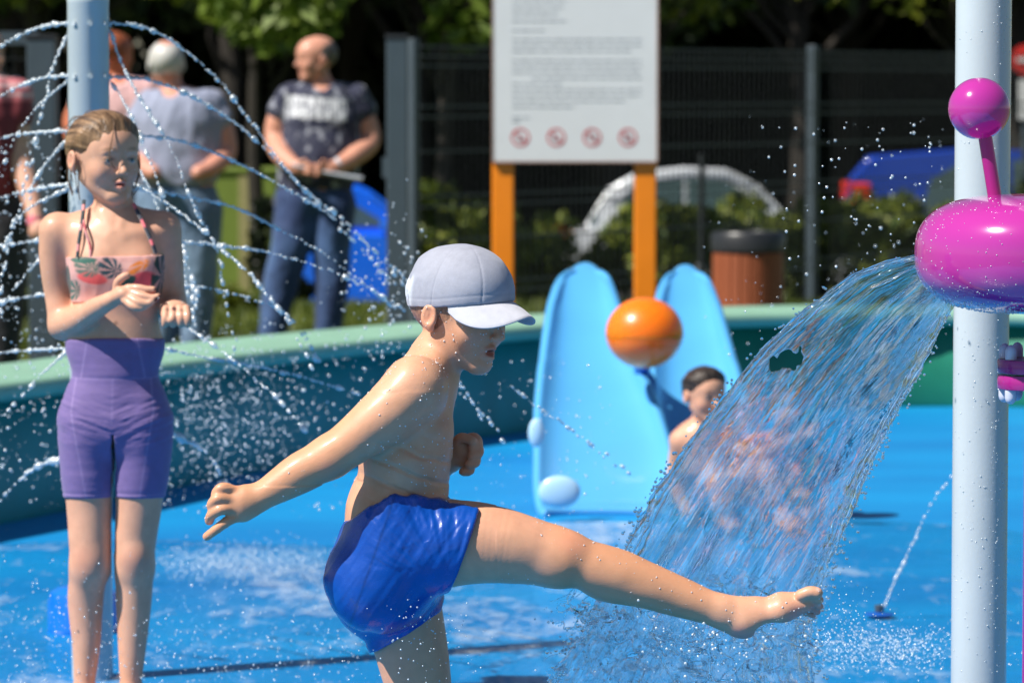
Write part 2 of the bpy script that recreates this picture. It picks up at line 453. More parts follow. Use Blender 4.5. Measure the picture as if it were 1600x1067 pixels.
# --- shallow water film over the lower part of the pool, with ripples
def water_film_mat():
    m, n, l, b, out = newmat('water_film'); n.remove(b)
    tc = n.new('ShaderNodeTexCoord'); mp = n.new('ShaderNodeMapping'); mp.inputs['Scale'].default_value = (1.0, .45, 1)
    l.new(tc.outputs['Object'], mp.inputs[0])
    a = n.new('ShaderNodeTexNoise'); a.inputs['Scale'].default_value = 9; a.inputs['Detail'].default_value = 5; a.inputs['Roughness'].default_value = .6
    l.new(mp.outputs[0], a.inputs['Vector'])
    bp = n.new('ShaderNodeBump'); bp.inputs['Strength'].default_value = .30; bp.inputs['Distance'].default_value = .05; l.new(a.outputs[0], bp.inputs['Height'])
    tr = n.new('ShaderNodeBsdfTransparent'); tr.inputs[0].default_value = (.86,.95,.98,1)
    gl = n.new('ShaderNodeBsdfGlossy'); gl.inputs['Roughness'].default_value = .08; l.new(bp.outputs[0], gl.inputs['Normal'])
    fr = n.new('ShaderNodeFresnel'); fr.inputs[0].default_value = 1.33; l.new(bp.outputs[0], fr.inputs['Normal'])
    fk = n.new('ShaderNodeMath'); fk.operation = 'MULTIPLY'; fk.inputs[1].default_value = .36; l.new(fr.outputs[0], fk.inputs[0])
    mx = n.new('ShaderNodeMixShader'); l.new(fk.outputs[0], mx.inputs[0]); l.new(tr.outputs[0], mx.inputs[1]); l.new(gl.outputs[0], mx.inputs[2])
    # aerated water: white broken bubbles carried in streaks
    st = n.new('ShaderNodeMapping'); st.inputs['Scale'].default_value = (.55, .28, 1); l.new(tc.outputs['Object'], st.inputs[0])
    big = n.new('ShaderNodeTexNoise'); big.inputs['Scale'].default_value = 2.2; big.inputs['Detail'].default_value = 3; l.new(st.outputs[0], big.inputs['Vector'])
    s2 = n.new('ShaderNodeMapping'); s2.inputs['Scale'].default_value = (1.0, .35, 1); l.new(tc.outputs['Object'], s2.inputs[0])
    sm = n.new('ShaderNodeTexNoise'); sm.inputs['Scale'].default_value = 13; sm.inputs['Detail'].default_value = 8; sm.inputs['Roughness'].default_value = .68; l.new(s2.outputs[0], sm.inputs['Vector'])
    r1 = n.new('ShaderNodeMapRange'); r1.inputs[1].default_value = .46; r1.inputs[2].default_value = .66; l.new(big.outputs[0], r1.inputs[0])
    ad = n.new('ShaderNodeMath'); ad.operation = 'MULTIPLY_ADD'; ad.inputs[1].default_value = .22; l.new(r1.outputs[0], ad.inputs[0]); l.new(sm.outputs[0], ad.inputs[2])
    r2 = n.new('ShaderNodeMapRange'); r2.inputs[1].default_value = .58; r2.inputs[2].default_value = .90; r2.inputs[4].default_value = .40; l.new(ad.outputs[0], r2.inputs[0])
    df = n.new('ShaderNodeBsdfDiffuse'); df.inputs[0].default_value = (.72,.80,.86,1)
    m2 = n.new('ShaderNodeMixShader'); l.new(r2.outputs[0], m2.inputs[0]); l.new(mx.outputs[0], m2.inputs[1]); l.new(df.outputs[0], m2.inputs[2])
    l.new(m2.outputs[0], out.inputs[0]); return m
M['film'] = water_film_mat()
def film_edge(x):   # far border of the wet zone
    return 12.7 + .25*math.sin(x*2.1) + .12*math.sin(x*5.3+1) - .35*max(0, -x)*.6
V = []; F = []; gx = np.linspace(ws[0].x+.05, min(3.6, ws[-1].x-.05), 180); gt = np.linspace(0, 1, 220)
for x in gx:
    for t in gt:
        y = 4.5 + (min(film_edge(x), float(np.interp(x, [p.x for p in ws], [p.y for p in ws]))-.04)-4.5)*t; V.append((x, y, 0))
V = np.array(V); amp = .0016
V[:,2] = .009 + amp*fbm(V[:,0]*5, V[:,1]*2.6, oct=4, seed=5) - .004*(np.tile(gt, len(gx))**12)
F = [(i*220+j, (i+1)*220+j, (i+1)*220+j+1, i*220+j+1) for i in range(179) for j in range(219)]
tag(mesh_np('water', V, F, M['film']), kind='structure')

# --- retaining wall with rounded pale green rim
def wall_mat():
    m = mat('teal_wall', (0.004,0.26,0.265), .5, var=.18, scale=4)
    return m
M['wall_teal'] = wall_mat(); M['rim'] = mat('pale_green_rim', (0.23,0.42,0.31), .55, var=.08, scale=6)
M['wall_green'] = mat('green_wall', (0.005,0.18,0.11), .5, var=.18, scale=4)
rail = empty('retaining_wall', (ws[36].x, ws[36].y, 0), 'low curved teal pool wall with a rounded pale green rim, behind the slide', 'wall')
def sweep(name, prof_fn, m, close=True, i0=0, i1=None):
    i1 = bm_n if i1 is None else i1
    V = []; k = None
    for i in range(i0, i1):
        pr = prof_fn(i/(bm_n-1)); k = len(pr)
        for d, z in pr:
            p = ws[i] + nrm[i]*d; V.append((p.x, p.y, z))
    F = []; c = i1-i0
    for i in range(c-1):
        for j in range(k):
            q = (j+1) % k; F.append((i*k+j, i*k+q, (i+1)*k+q, (i+1)*k+j))
    return mesh_np(name, V, F, m, False, parent=rail)
htop = lambda t: .452 - .055*t
cut = 62
sweep('wall_face', lambda t: [(0,-.05),(0,.02),(-.012,htop(t)-.035),(.42,htop(t)-.035),(.42,-.05)], M['wall_teal'], i0=0, i1=cut+1)
sweep('wall_face', lambda t: [(0,-.05),(0,.02),(-.012,htop(t)-.035),(.42,htop(t)-.035),(.42,-.05)], M['wall_green'], i0=cut)
def rimp(t):
    h = htop(t); r = .033; o = []
    for a in range(-90, 91, 20): o.append((-.03 - r*math.cos(R(a))*.9 + .0, h - .0 + r*math.sin(R(a))))
    for a in range(90, -91, -20): o.append((.45 + r*math.cos(R(a)), h + r*math.sin(R(a))))
    return o
rm = sweep('rim', rimp, M['rim'])
rm.data.polygons.foreach_set('use_smooth', [True]*len(rm.data.polygons))

# ================================================================== FENCE AND POSTS
def post(name, px, pxw, Y, ytop, label, cat, mt=None, zb=-.1, group=None):
    c = P(px, 300, Y); hw = pxw/2/S(Y); zt = P(px, ytop, Y).z
    e = empty(name, (c.x, Y, 0), label, cat, group)
    MB().box((c.x, Y, (zt-.02+zb)/2), (hw, hw, (zt-.02-zb)/2), bev=.006).build('shaft', mt or M['post_grey'], e)
    MB().box((c.x, Y, zt-.008), (hw+.004, hw+.004, .012), bev=.003).build('cap', M['black_plastic'], e)
    return e
g1 = post('gate_post', 621, 33, 19.4, 56, 'thick grey square post between the bald man and the white notice board', 'post')
mbb = MB(); c = P(601, 300, 19.4); mbb.box((c.x, 19.4, P(601,262,19.4).z), (.012,.02,.05)); mbb.build('latch', M['post_grey'], g1)
g2 = post('gate_post', 68, 44, 18.2, 56, 'wide dark grey gate post at the left, beside the striped sleeve', 'post')
gb = P(20, 60, 18.2); MB().box((gb.x-.3, 18.2, gb.z), (.42,.03,.03)).build('top_beam', M['post_grey'], g2)
# fence panels: vertical wires, double horizontal wires, posts
fence = empty('wire_fence', (0, 24, 0), 'dark wire mesh fence with slim posts behind the notice board', 'fence')
fa = Vector((P(640,100,22.8).x, 22.8, 0)); fb = Vector((P(1640,100,29.5).x, 29.5, 0)); HF = 1.68
def on_fence(px):
    lo, hi = 0.0, 1.3
    for _ in range(40):
        m_ = (lo+hi)/2; q = fa.lerp(fb, m_)
        ppx = 800 + q.x*FPX/(q.y*cp); (lo, hi) = (m_, hi) if ppx < px else (lo, m_)
    return fa.lerp(fb, lo)
fposts = [on_fence(x) for x in (645, 1097, 1270, 1640)]
fdir = (fb-fa).normalized(); fnor = Vector((-fdir.y, fdir.x, 0))
rz = math.atan2(fdir.y, fdir.x)
for i, q in enumerate(fposts):
    hw = .016 if i == 1 else .03
    gz = terrain(q.x, q.y)
    zt = HF+.03 if i != 1 else 1.0
    MB().box((q.x, q.y, (zt+gz-.1)/2), (hw, hw, (zt-gz+.1)/2), rz=rz, bev=.004).build('post', M['post_grey'] if i != 1 else M['wire'], fence)
def panel(a, b, z0=.04, z1=HF, sp=.062):
    L = (b-a).length; nv = int(L/sp); m1 = MB(); m2 = MB(); d = (b-a).normalized(); off = fnor*-.045
    gz = lambda p: terrain(p.x, p.y)+.03
    for i in range(1, nv):
        p = a + d*(i*sp) + off; g = gz(p)
        m1.box((p.x, p.y, (z1+g)/2), (.0024, .0024, (z1-g)/2), rz=rz)
    for z in (z1-.015, z1-.07, z1-.125, z1-.36, z1-.42, z1-.62, z1-.88, z1-.94, z1-1.14, z1-1.4, z1-1.46):
        c = (a+b)/2 + off + fnor*-.006
        m2.box((c.x, c.y, z), (L/2, .005, .0055), rz=rz, m=0)
    tag(m1.build('mesh_panel', M['wire'], fence), kind='stuff'); tag(m2.build('cross_wires', M['wire_light'], fence), kind='stuff')
panel(fposts[0], fposts[2]); panel(fposts[2], fposts[3])
fl = empty('wire_fence', (-2.3, 21, 0), 'dark wire fence panel at the far left beyond the gate post', 'fence')
a = Vector((-4.5, 21, 0)); b_ = Vector((P(46,100,21).x, 21, 0)); m1 = MB()
for i in range(int((b_-a).length/.05)): m1.box((a.x+i*.05, 21, .82), (.0032,.0032,.8))
tag(m1.build('mesh_panel', M['wire'], fl), kind='stuff'); m2 = MB()
for z in (.1,.16,.5,.56,.9,.96,1.3,1.36,1.58): m2.box(((a.x+b_.x)/2, 20.99, z), ((b_.x-a.x)/2,.004,.004))
tag(m2.build('cross_wires', M['wire'], fl), kind='stuff')

# ================================================================== NOTICE BOARD
Ys = 19.5; s_ = S(Ys)
sg = empty('notice_board', (P(897,252,Ys).x, Ys, 0), 'white rules board with small print and four red prohibition symbols on two orange posts', 'sign')
for x in (786, 1008):
    c = P(x, 300, Ys); hw = 17/s_
    MB().box((c.x, Ys, .95), (hw, hw, 1.05), bev=.008).build('post', M['orange_post'], sg)
c0 = P(771, 252, Ys); c1 = P(1025, 252, Ys); zt = c0.z + 1.02; yb = Ys - 17/s_ - .012
MB().box(((c0.x+c1.x)/2, yb, (c0.z+zt)/2), ((c1.x-c0.x)/2, .010, (zt-c0.z)/2), bev=.003).build('board', M['white'], sg)
M['edge'] = mat('board_edge', (.45,.30,.26), .4)
ed = MB()
for x in (c0.x-.003, c1.x+.003): ed.box((x, yb, (c0.z+zt)/2), (.003, .013, (zt-c0.z)/2+.003))
ed.box(((c0.x+c1.x)/2, yb, c0.z-.003), ((c1.x-c0.x)/2+.006, .013, .003)); ed.build('edge_trim', M['edge'], sg)
M['ink'] = mat('grey_print', (.40,.42,.47), .6); M['red_ink'] = mat('red_print', (.55,.05,.06), .5); M['dark_ink'] = mat('dark_print', (.16,.14,.17), .5)
rt = random.Random(3); tx = MB(); yt = yb - .0105
rows = [(-14,800,860)]+[(-5,799,990),(4,800,985)]
y = -60
def word_row(y, x0, x1):
    x = x0
    while x < x1:
        wl = rt.uniform(5, 19)
        p = P(x, y, yt); q = P(min(x+wl, x1), y, yt)
        tx.box(((p.x+q.x)/2, yt-.0006, p.z), ((q.x-p.x)/2, .0006, .0032)); x += wl + rt.uniform(2.5, 4)
for (y, x0, x1) in [(-62,800,985),(-52,800,960),(-38,800,900),(-24,800,990),(-14,800,930),(2,800,885),(12,800,880),(22,800,870),(33,800,884),(48,800,850),
                    (62,800,1002),(71,800,1002),(80,800,985),(90,800,800.1),(95,800,1002),(104,800,1002),(113,800,1000),(122,830,1002),(131,800,880),
                    (140,800,1002),(149,800,1002),(158,800,975),(167,800,900),(184,800,830),(190,800,812)]:
    if x1-x0 > 2: word_row(y, x0, x1)
tag(tx.build('small_print', M['ink'], sg), kind='stuff')
for i, x in enumerate((813, 869, 925, 981)):
    p = P(x, 215, yt); mbs = MB(); rr = 14.5/s_
    V = []; F = []; N = 28
    for k in range(N):
        th = 2*math.pi*k/N
        for r in (rr, rr*.80): V.append((p.x+math.cos(th)*r, yt-.0012, p.z+math.sin(th)*r))
    F = [(2*k, 2*((k+1) % N), 2*((k+1) % N)+1, 2*k+1) for k in range(N)]
    mbs.add(V, F)
    mbs.box((p.x, yt-.0022, p.z), (rr*.82, .0004, rr*.09), rot=Matrix.Rotation(R(45), 3, 'Y'))
    sy = mbs.build('symbol', M['red_ink'], sg)
    # pictogram of a small figure or bottle inside the ring
    pc = MB(); q = rr
    if i == 0: pc.box((p.x-.1*q, yt-.0017, p.z-.05*q), (.14*q,.0003,.32*q)); pc.box((p.x+.2*q, yt-.0017, p.z-.2*q), (.3*q,.0003,.1*q))
    if i == 1: pc.box((p.x, yt-.0017, p.z-.15*q), (.34*q,.0003,.16*q)); pc.box((p.x-.2*q, yt-.0017, p.z+.2*q), (.1*q,.0003,.2*q))
    if i == 2: pc.box((p.x, yt-.0017, p.z+.05*q), (.42*q,.0003,.12*q)); pc.box((p.x+.25*q, yt-.0017, p.z-.2*q), (.1*q,.0003,.22*q))
    if i == 3: pc.box((p.x-.2*q, yt-.0017, p.z-.05*q), (.09*q,.0003,.4*q)); pc.box((p.x+.2*q, yt-.0017, p.z-.1*q), (.09*q,.0003,.35*q)); pc.box((p.x, yt-.0017, p.z+.15*q), (.2*q,.0003,.09*q))
    tag(pc.build('pictogram', M['dark_ink'], sy), kind='stuff')

# ================================================================== WASTE BIN
Yb = 23.0; bc = P(1169, 370, Yb); br = 57/S(Yb)
gz = -.006; zt = P(1169, 362, Yb).z
M['wood'] = mat('bin_wood', (.28,.075,.03), .55, var=.3, scale=14, stretch=(1,1,.15))
binn = empty('waste_bin', (bc.x, Yb, gz), 'round waste bin with reddish wooden slats and a black lid, beside the fence', 'bin')
MB().lathe([(br*.86,gz),(br*.86,zt-.06)], (bc.x,Yb,0), 32).build('liner', M['black_plastic'], binn, True)
MB().lathe([(br*.97,zt-.115),(br*1.03,zt-.11),(br*1.04,zt-.02),(br*.98,zt),(br*.70,zt+.002),(br*.66,zt-.02),(br*.62,zt-.05)], (bc.x,Yb,0), 40).build('lid', M['black_plastic'], binn, True)
ns = 22
proto = None
for k in range(ns):
    th = 2*math.pi*k/ns
    if proto is None:
        proto = MB().box((0,0,0), (.011, br*math.pi/ns*.86, (zt-.12-gz-.04)/2), bev=.003).build('slat', M['wood']); o = proto
    else: o = proto.copy(); COL.objects.link(o)
    o.parent = binn; o.location = Vector((bc.x+math.cos(th)*br*.92, Yb+math.sin(th)*br*.92, (zt-.12+gz+.04)/2)) - binn.location; o.rotation_euler.z = th

# ================================================================== far round road sign at right edge, green cabinet
Yr = 34; rs = empty('road_sign', (P(1603,100,Yr).x, Yr, -.9), 'round red and white road sign at the right edge of the picture', 'sign')
p = P(1603, 94, Yr); M['sign_red'] = mat('sign_red', (.62,.03,.03), .4)
MB().lathe([(.02,-.006),(.13,-.006),(.13,.006),(.02,.006)], p, 32, M=Matrix.Rotation(R(90),3,'X')).build('disc', M['sign_red'], rs, True)
MB().box((p.x, Yr-.012, p.z), (.08,.004,.018)).build('bar', M['white'], rs)
MB().box((p.x+.01, Yr-.01, p.z-.34), (.075,.005,.17)).build('plate', M['white'], rs)
MB().tube([(p.x,Yr+.03,-.95),(p.x,Yr+.03,p.z+.1)], .025, 12).build('pole', M['post_grey'], rs, True)
M['olive'] = mat('olive_box', (.15,.21,.03), .6, var=.1)
c = P(382, 330, 30); oc = empty('green_container', (c.x, 30, -.5), 'olive green container standing between the two men', 'container')
hw = 56/S(30); zt = P(382,268,30).z; z0 = terrain(0,30)
MB().box((c.x, 30, (zt+z0)/2), (hw,.35,(zt-z0)/2), bev=.02).build('body', M['olive'], oc)
MB().box((c.x, 30, zt+.012), (hw+.02,.37,.014), bev=.006).build('lid', M['olive'], oc)
M['tanpaint'] = mat('tan_stripe', (.30,.27,.12), .6); MB().box((c.x+.02, 30-.356, (zt+z0)/2+.05), (.04,.006,(zt-z0)/2-.08)).build('panel', M['tanpaint'], oc)
# ================================================================== TREES, BUSHES, GRASS
def leaf_mat(name, c1, c2):
    m, n, l, b, out = newmat(name)
    g = n.new('ShaderNodeNewGeometry'); cr = n.new('ShaderNodeValToRGB'); l.new(g.outputs['Random Per Island'], cr.inputs[0])
    e = cr.color_ramp.elements; e[0].color = (*c1,1); e[1].color = (*c2,1); l.new(cr.outputs[0], b.inputs['Base Color'])
    b.inputs['Roughness'].default_value = .5
    tl = n.new('ShaderNodeBsdfTranslucent'); l.new(cr.outputs[0], tl.inputs[0]); mx = n.new('ShaderNodeMixShader'); mx.inputs[0].default_value = .35
    l.new(b.outputs[0], mx.inputs[1]); l.new(tl.outputs[0], mx.inputs[2]); l.new(mx.outputs[0], out.inputs[0]); return m
M['leaf'] = leaf_mat('tree_leaves', (.014,.036,.007), (.05,.085,.012))
M['leaf_bright'] = leaf_mat('bright_leaves', (.07,.13,.012), (.17,.24,.03))
M['leaf_bush'] = leaf_mat('bush_leaves', (.05,.10,.014), (.27,.30,.04))
M['leaf_dark_shade'] = leaf_mat('dark_shaded_leaves', (.005,.012,.004), (.014,.024,.006))  # near-black leaf colour takes in the deep shade under the trees
M['bark'] = mat('bark', (.022,.018,.014), .9, var=.3, scale=10, bump=.5, bscale=20)
def leaves_np(centers, n, size, rng):
    """n leaf quads spread round clump centres (c, radius)"""
    C = np.array([c for c, r in centers]); Rr = np.array([r for c, r in centers])
    pk = rng.choice(len(C), n, p=Rr**2/np.sum(Rr**2))
    d = rng.normal(size=(n,3)); d /= np.linalg.norm(d, axis=1)[:,None]
    rad = Rr[pk]*(.45+.6*rng.random(n)); P0 = C[pk] + d*rad[:,None]*np.array([1,1,.75])
    a = rng.normal(size=(n,3)); a /= np.linalg.norm(a,axis=1)[:,None]
    nn = d*.7 + rng.normal(size=(n,3))*.6 + np.array([0,0,.5]); b = np.cross(nn, a); b /= np.linalg.norm(b,axis=1)[:,None]
    sz = size*(.6+.8*rng.random(n))[:,None]
    V = np.stack([P0-a*sz, P0+b*sz*.42, P0+a*sz, P0-b*sz*.42], 1).reshape(-1,3)
    F = np.arange(4*n).reshape(-1,4); return V, F
def limb(mb, a, b, r0, r1, rng, wob=.08):
    a = np.array(a); b = np.array(b); pts = []; k = 6
    for i in range(k+1):
        t = i/k; p = a*(1-t)+b*t + (rng.normal(size=3)*wob*np.linalg.norm(b-a)*t*(1-t)); pts.append(Vector(p))
    mb.tube(pts, [r0+(r1-r0)*i/k for i in range(k+1)], 8)
def make_tree(loc, h, cr, ch, zb, n, size, m, seed, label, group=None, trunk=.16):
    """loc ground point, h height, crown radius cr, crown bottom zb above ground"""
    rng = np.random.default_rng(seed); root = empty('tree', loc, label, 'tree', group); L = np.array(loc)
    tb = MB(); limb(tb, (0,0,-.2), (rng.normal()*.2, rng.normal()*.2, h*.8), trunk, trunk*.3, rng, .03)
    cl = []
    for i in range(34):
        th = rng.random()*6.283; rr = cr*math.sqrt(rng.random())*.85; z = zb + .5 + (h-zb-.7)*rng.random()
        lim = cr*math.sin(math.pi*min(1,max(.14,(z-zb+.5)/(h-zb+.3))))*.98; rr = min(rr, max(lim,.25))
        c = np.array([math.cos(th)*rr, math.sin(th)*rr, z]); cl.append((c, cr*(.2+.14*rng.random())))
        if i % 3 == 0: limb(tb, (0,0,zb*.7+(z-zb)*.35), c, trunk*.35, .015, rng)
    t = tb.build('trunk', M['bark'], None, True); t.parent = root
    V, F = leaves_np(cl, n, size, rng)
    c = mesh_np('crown', V, F, m, False); c.parent = root; return root
def make_bush(loc, rx, rz_, n, size, m, seed, label, group=None):
    rng = np.random.default_rng(seed); root = empty('bush', loc, label, 'bush', group)
    cl = []; sb = MB()
    for i in range(16):
        th = rng.random()*6.283; rr = rx*math.sqrt(rng.random())*.8; z = rz_*(.15+.7*rng.random())
        c = np.array([math.cos(th)*rr, math.sin(th)*rr*.6, z]); cl.append((c, min(rx,rz_)*(.26+.16*rng.random())))
        limb(sb, (rr*.2*math.cos(th),rr*.2*math.sin(th),-.05), c, .014, .005, rng)
    V, F = leaves_np(cl, n, size, rng); s = sb.build('stems', M['bark'], None, True); s.parent = root
    c = mesh_np('foliage', V, F, m, False); c.parent = root; return root
# back wood: two rows of broad trees beyond the car park
gz = terrain(0,45)
protos = [make_tree((0,0,0), 8.5, 3.0, 0, 3.0, 9000, .15, M['leaf'], 11, 'x'), make_tree((0,0,0), 9.5, 3.3, 0, 3.1, 9000, .16, M['leaf'], 12, 'x')]
G = 'broad trees beyond the car park'
words_ = ['leafy tree behind the striped sleeve at the far left', 'tree behind the spray pole and the girl', 'tree behind the white-haired man', 'tree behind the bald man in navy',
          'tree behind the left edge of the notice board', 'tree right behind the notice board', 'tree behind the silver car', 'tree behind the slim fence post right of the board', 'tree behind the blue car at the right', 'tree behind the thick pole at the right edge']
for i in range(10):
    o = protos[i % 2] if i < 2 else copy_tree(protos[i % 2])
    o.location = (-10.5 + i*2.35 + .4*math.sin(i*3.1), 48 + 1.2*math.sin(i*1.7), gz); o.rotation_euler.z = i*1.3; o.scale = (1,1,1+.06*math.sin(i*2.2))
    tag(o, words_[i] + ', dark under its crown', 'tree', G)
for i in range(8):
    o = copy_tree(protos[i % 2]); o.location = (-12 + i*3.3, 53.5, gz); o.rotation_euler.z = i*2.1+1; o.scale = (1.1,1.1,1.1)
    tag(o, ['tall back-row tree far beyond the striped sleeve','tall back-row tree far beyond the grey gate post at the left','tall back-row tree far beyond the spray pole','tall back-row tree far beyond the white-haired man',
            'tall back-row tree far beyond the bald man','tall back-row tree far beyond the notice board','tall back-row tree far beyond the waste bin','tall back-row tree far beyond the dark blue car'][i], 'tree', 'second row of trees in the wood')
# undergrowth closing the view under the crowns, shade put into its leaf colour
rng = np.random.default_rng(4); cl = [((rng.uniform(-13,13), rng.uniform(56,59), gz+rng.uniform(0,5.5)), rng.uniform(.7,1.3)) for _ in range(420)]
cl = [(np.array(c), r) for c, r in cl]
V, F = leaves_np(cl, 60000, .26, rng); tag(mesh_np('undergrowth', V, F, M['leaf_dark_shade'], False), kind='stuff')
# near trees whose lowest boughs hang into the top of the picture
def near_tree(px, Y, zb, n, seed, label, cr=1.7, m=None):
    c = P(px, 100, Y); return make_tree((c.x, Y, terrain(c.x, Y)), 5.2, cr, 0, zb-terrain(c.x,Y), n, .085, m or M['leaf_bright'], seed, label, trunk=.07)
near_tree(690, 27.5, 1.42, 10000, 21, 'tree with bright hanging boughs just left of the notice board top')
near_tree(420, 28.5, 1.66, 7000, 22, 'tree with sunlit leaves above the bald man', 1.3, M['leaf_bush'])
near_tree(60, 31, 1.80, 7000, 23, 'tree over the left spray pole with dull olive leaves', 1.6, M['leaf_bush'])
near_tree(985, 33, 1.85, 9000, 24, 'tree with dark green leaves behind the notice board', 2.2, M['leaf_bush'])
near_tree(1520, 32, 1.75, 7000, 25, 'tree with grey green leaves behind the thick right pole', 1.6, M['leaf_bush'])
# bushes along and behind the fence
bl = [(690,26.6,.34,.75,'bush left of the left orange sign post'),(735,27.6,.45,.72,'bush behind the left orange sign post'),(860,29,.55,.55,'dark low bush between the orange sign posts'),
      (930,30,.5,.6,'bush left of the right orange sign post'),(1060,27.2,.45,.72,'bush right of the right orange sign post'),(1130,30.5,.55,.62,'bush behind the waste bin'),
      (1215,31.5,.5,.78,'bush between the waste bin and the slim fence post'),(1290,29.6,.42,.92,'tall bush at the slim fence post'),(1370,32,.6,.85,'bush in front of the red tail light'),
      (1450,31,.6,.80,'bush under the blue car left of the thick pole'),(1560,32.5,.6,.88,'bush behind the thick pole at the right')]
for i, (px, Y, rx, hz, lb) in enumerate(bl):
    c = P(px, 300, Y); g = terrain(c.x, Y); ztop = c.z + 0*hz
    top = {690:1.05,735:.90,860:.50,930:.62,1060:.72,1130:.55,1215:.70,1290:.92,1370:.66,1450:.74,1560:.80}[px]
    make_bush((c.x, Y, g), rx, top-g, 3800, .05, M['leaf_bush'], 60+i, lb, 'bushes along the fence')
make_bush((P(432,350,27).x, 27, terrain(0,27)), .22, .95, 1500, .05, M['leaf_dark_shade'], 81, 'small dark shrub in front of the olive green container')
for i,(px,Y,top) in enumerate([(20,24,.35),(330,25,.2)]):
    c = P(px,300,Y); g = terrain(c.x,Y); make_bush((c.x,Y,g), .5, top-g, 2500, .05, M['leaf_bush'], 90+i, ['low bush at the far left behind the gate post','low bush behind the white-haired man'][i])
# grass behind the rim
def blades(x0, x1, y0, y1, n, h, seed):
    rng = np.random.default_rng(seed); x = rng.uniform(x0,x1,n); y = rng.uniform(y0,y1,n); z = np.array([terrain(a,b) for a,b in zip(x,y)])
    th = rng.random(n)*6.283; hh = h*(.5+rng.random(n)); wd = .006+.006*rng.random(n); lx = rng.normal(size=n)*.03; ly = rng.normal(size=n)*.03
    V = np.stack([np.stack([x-np.cos(th)*wd,y-np.sin(th)*wd,z],1), np.stack([x+np.cos(th)*wd,y+np.sin(th)*wd,z],1), np.stack([x+lx,y+ly,z+hh],1)],1).reshape(-1,3)
    return V, np.arange(3*n).reshape(-1,3)
M['grass'] = leaf_mat('grass_blades', (.06,.10,.012), (.17,.20,.03))
V, F = blades(-3.6, 5, 15.6, 27, 60000, .07, 8)
keep = []
wx = np.array([p.x for p in ws]); wy = np.array([p.y for p in ws])
yy = np.interp(V[::3,0], wx, wy) + .55; k = V[::3,1] > yy
V = V.reshape(-1,3,3)[k].reshape(-1,3); F = np.arange(len(V)).reshape(-1,3)
tag(mesh_np('grass', V, F, M['grass'], False), kind='stuff')

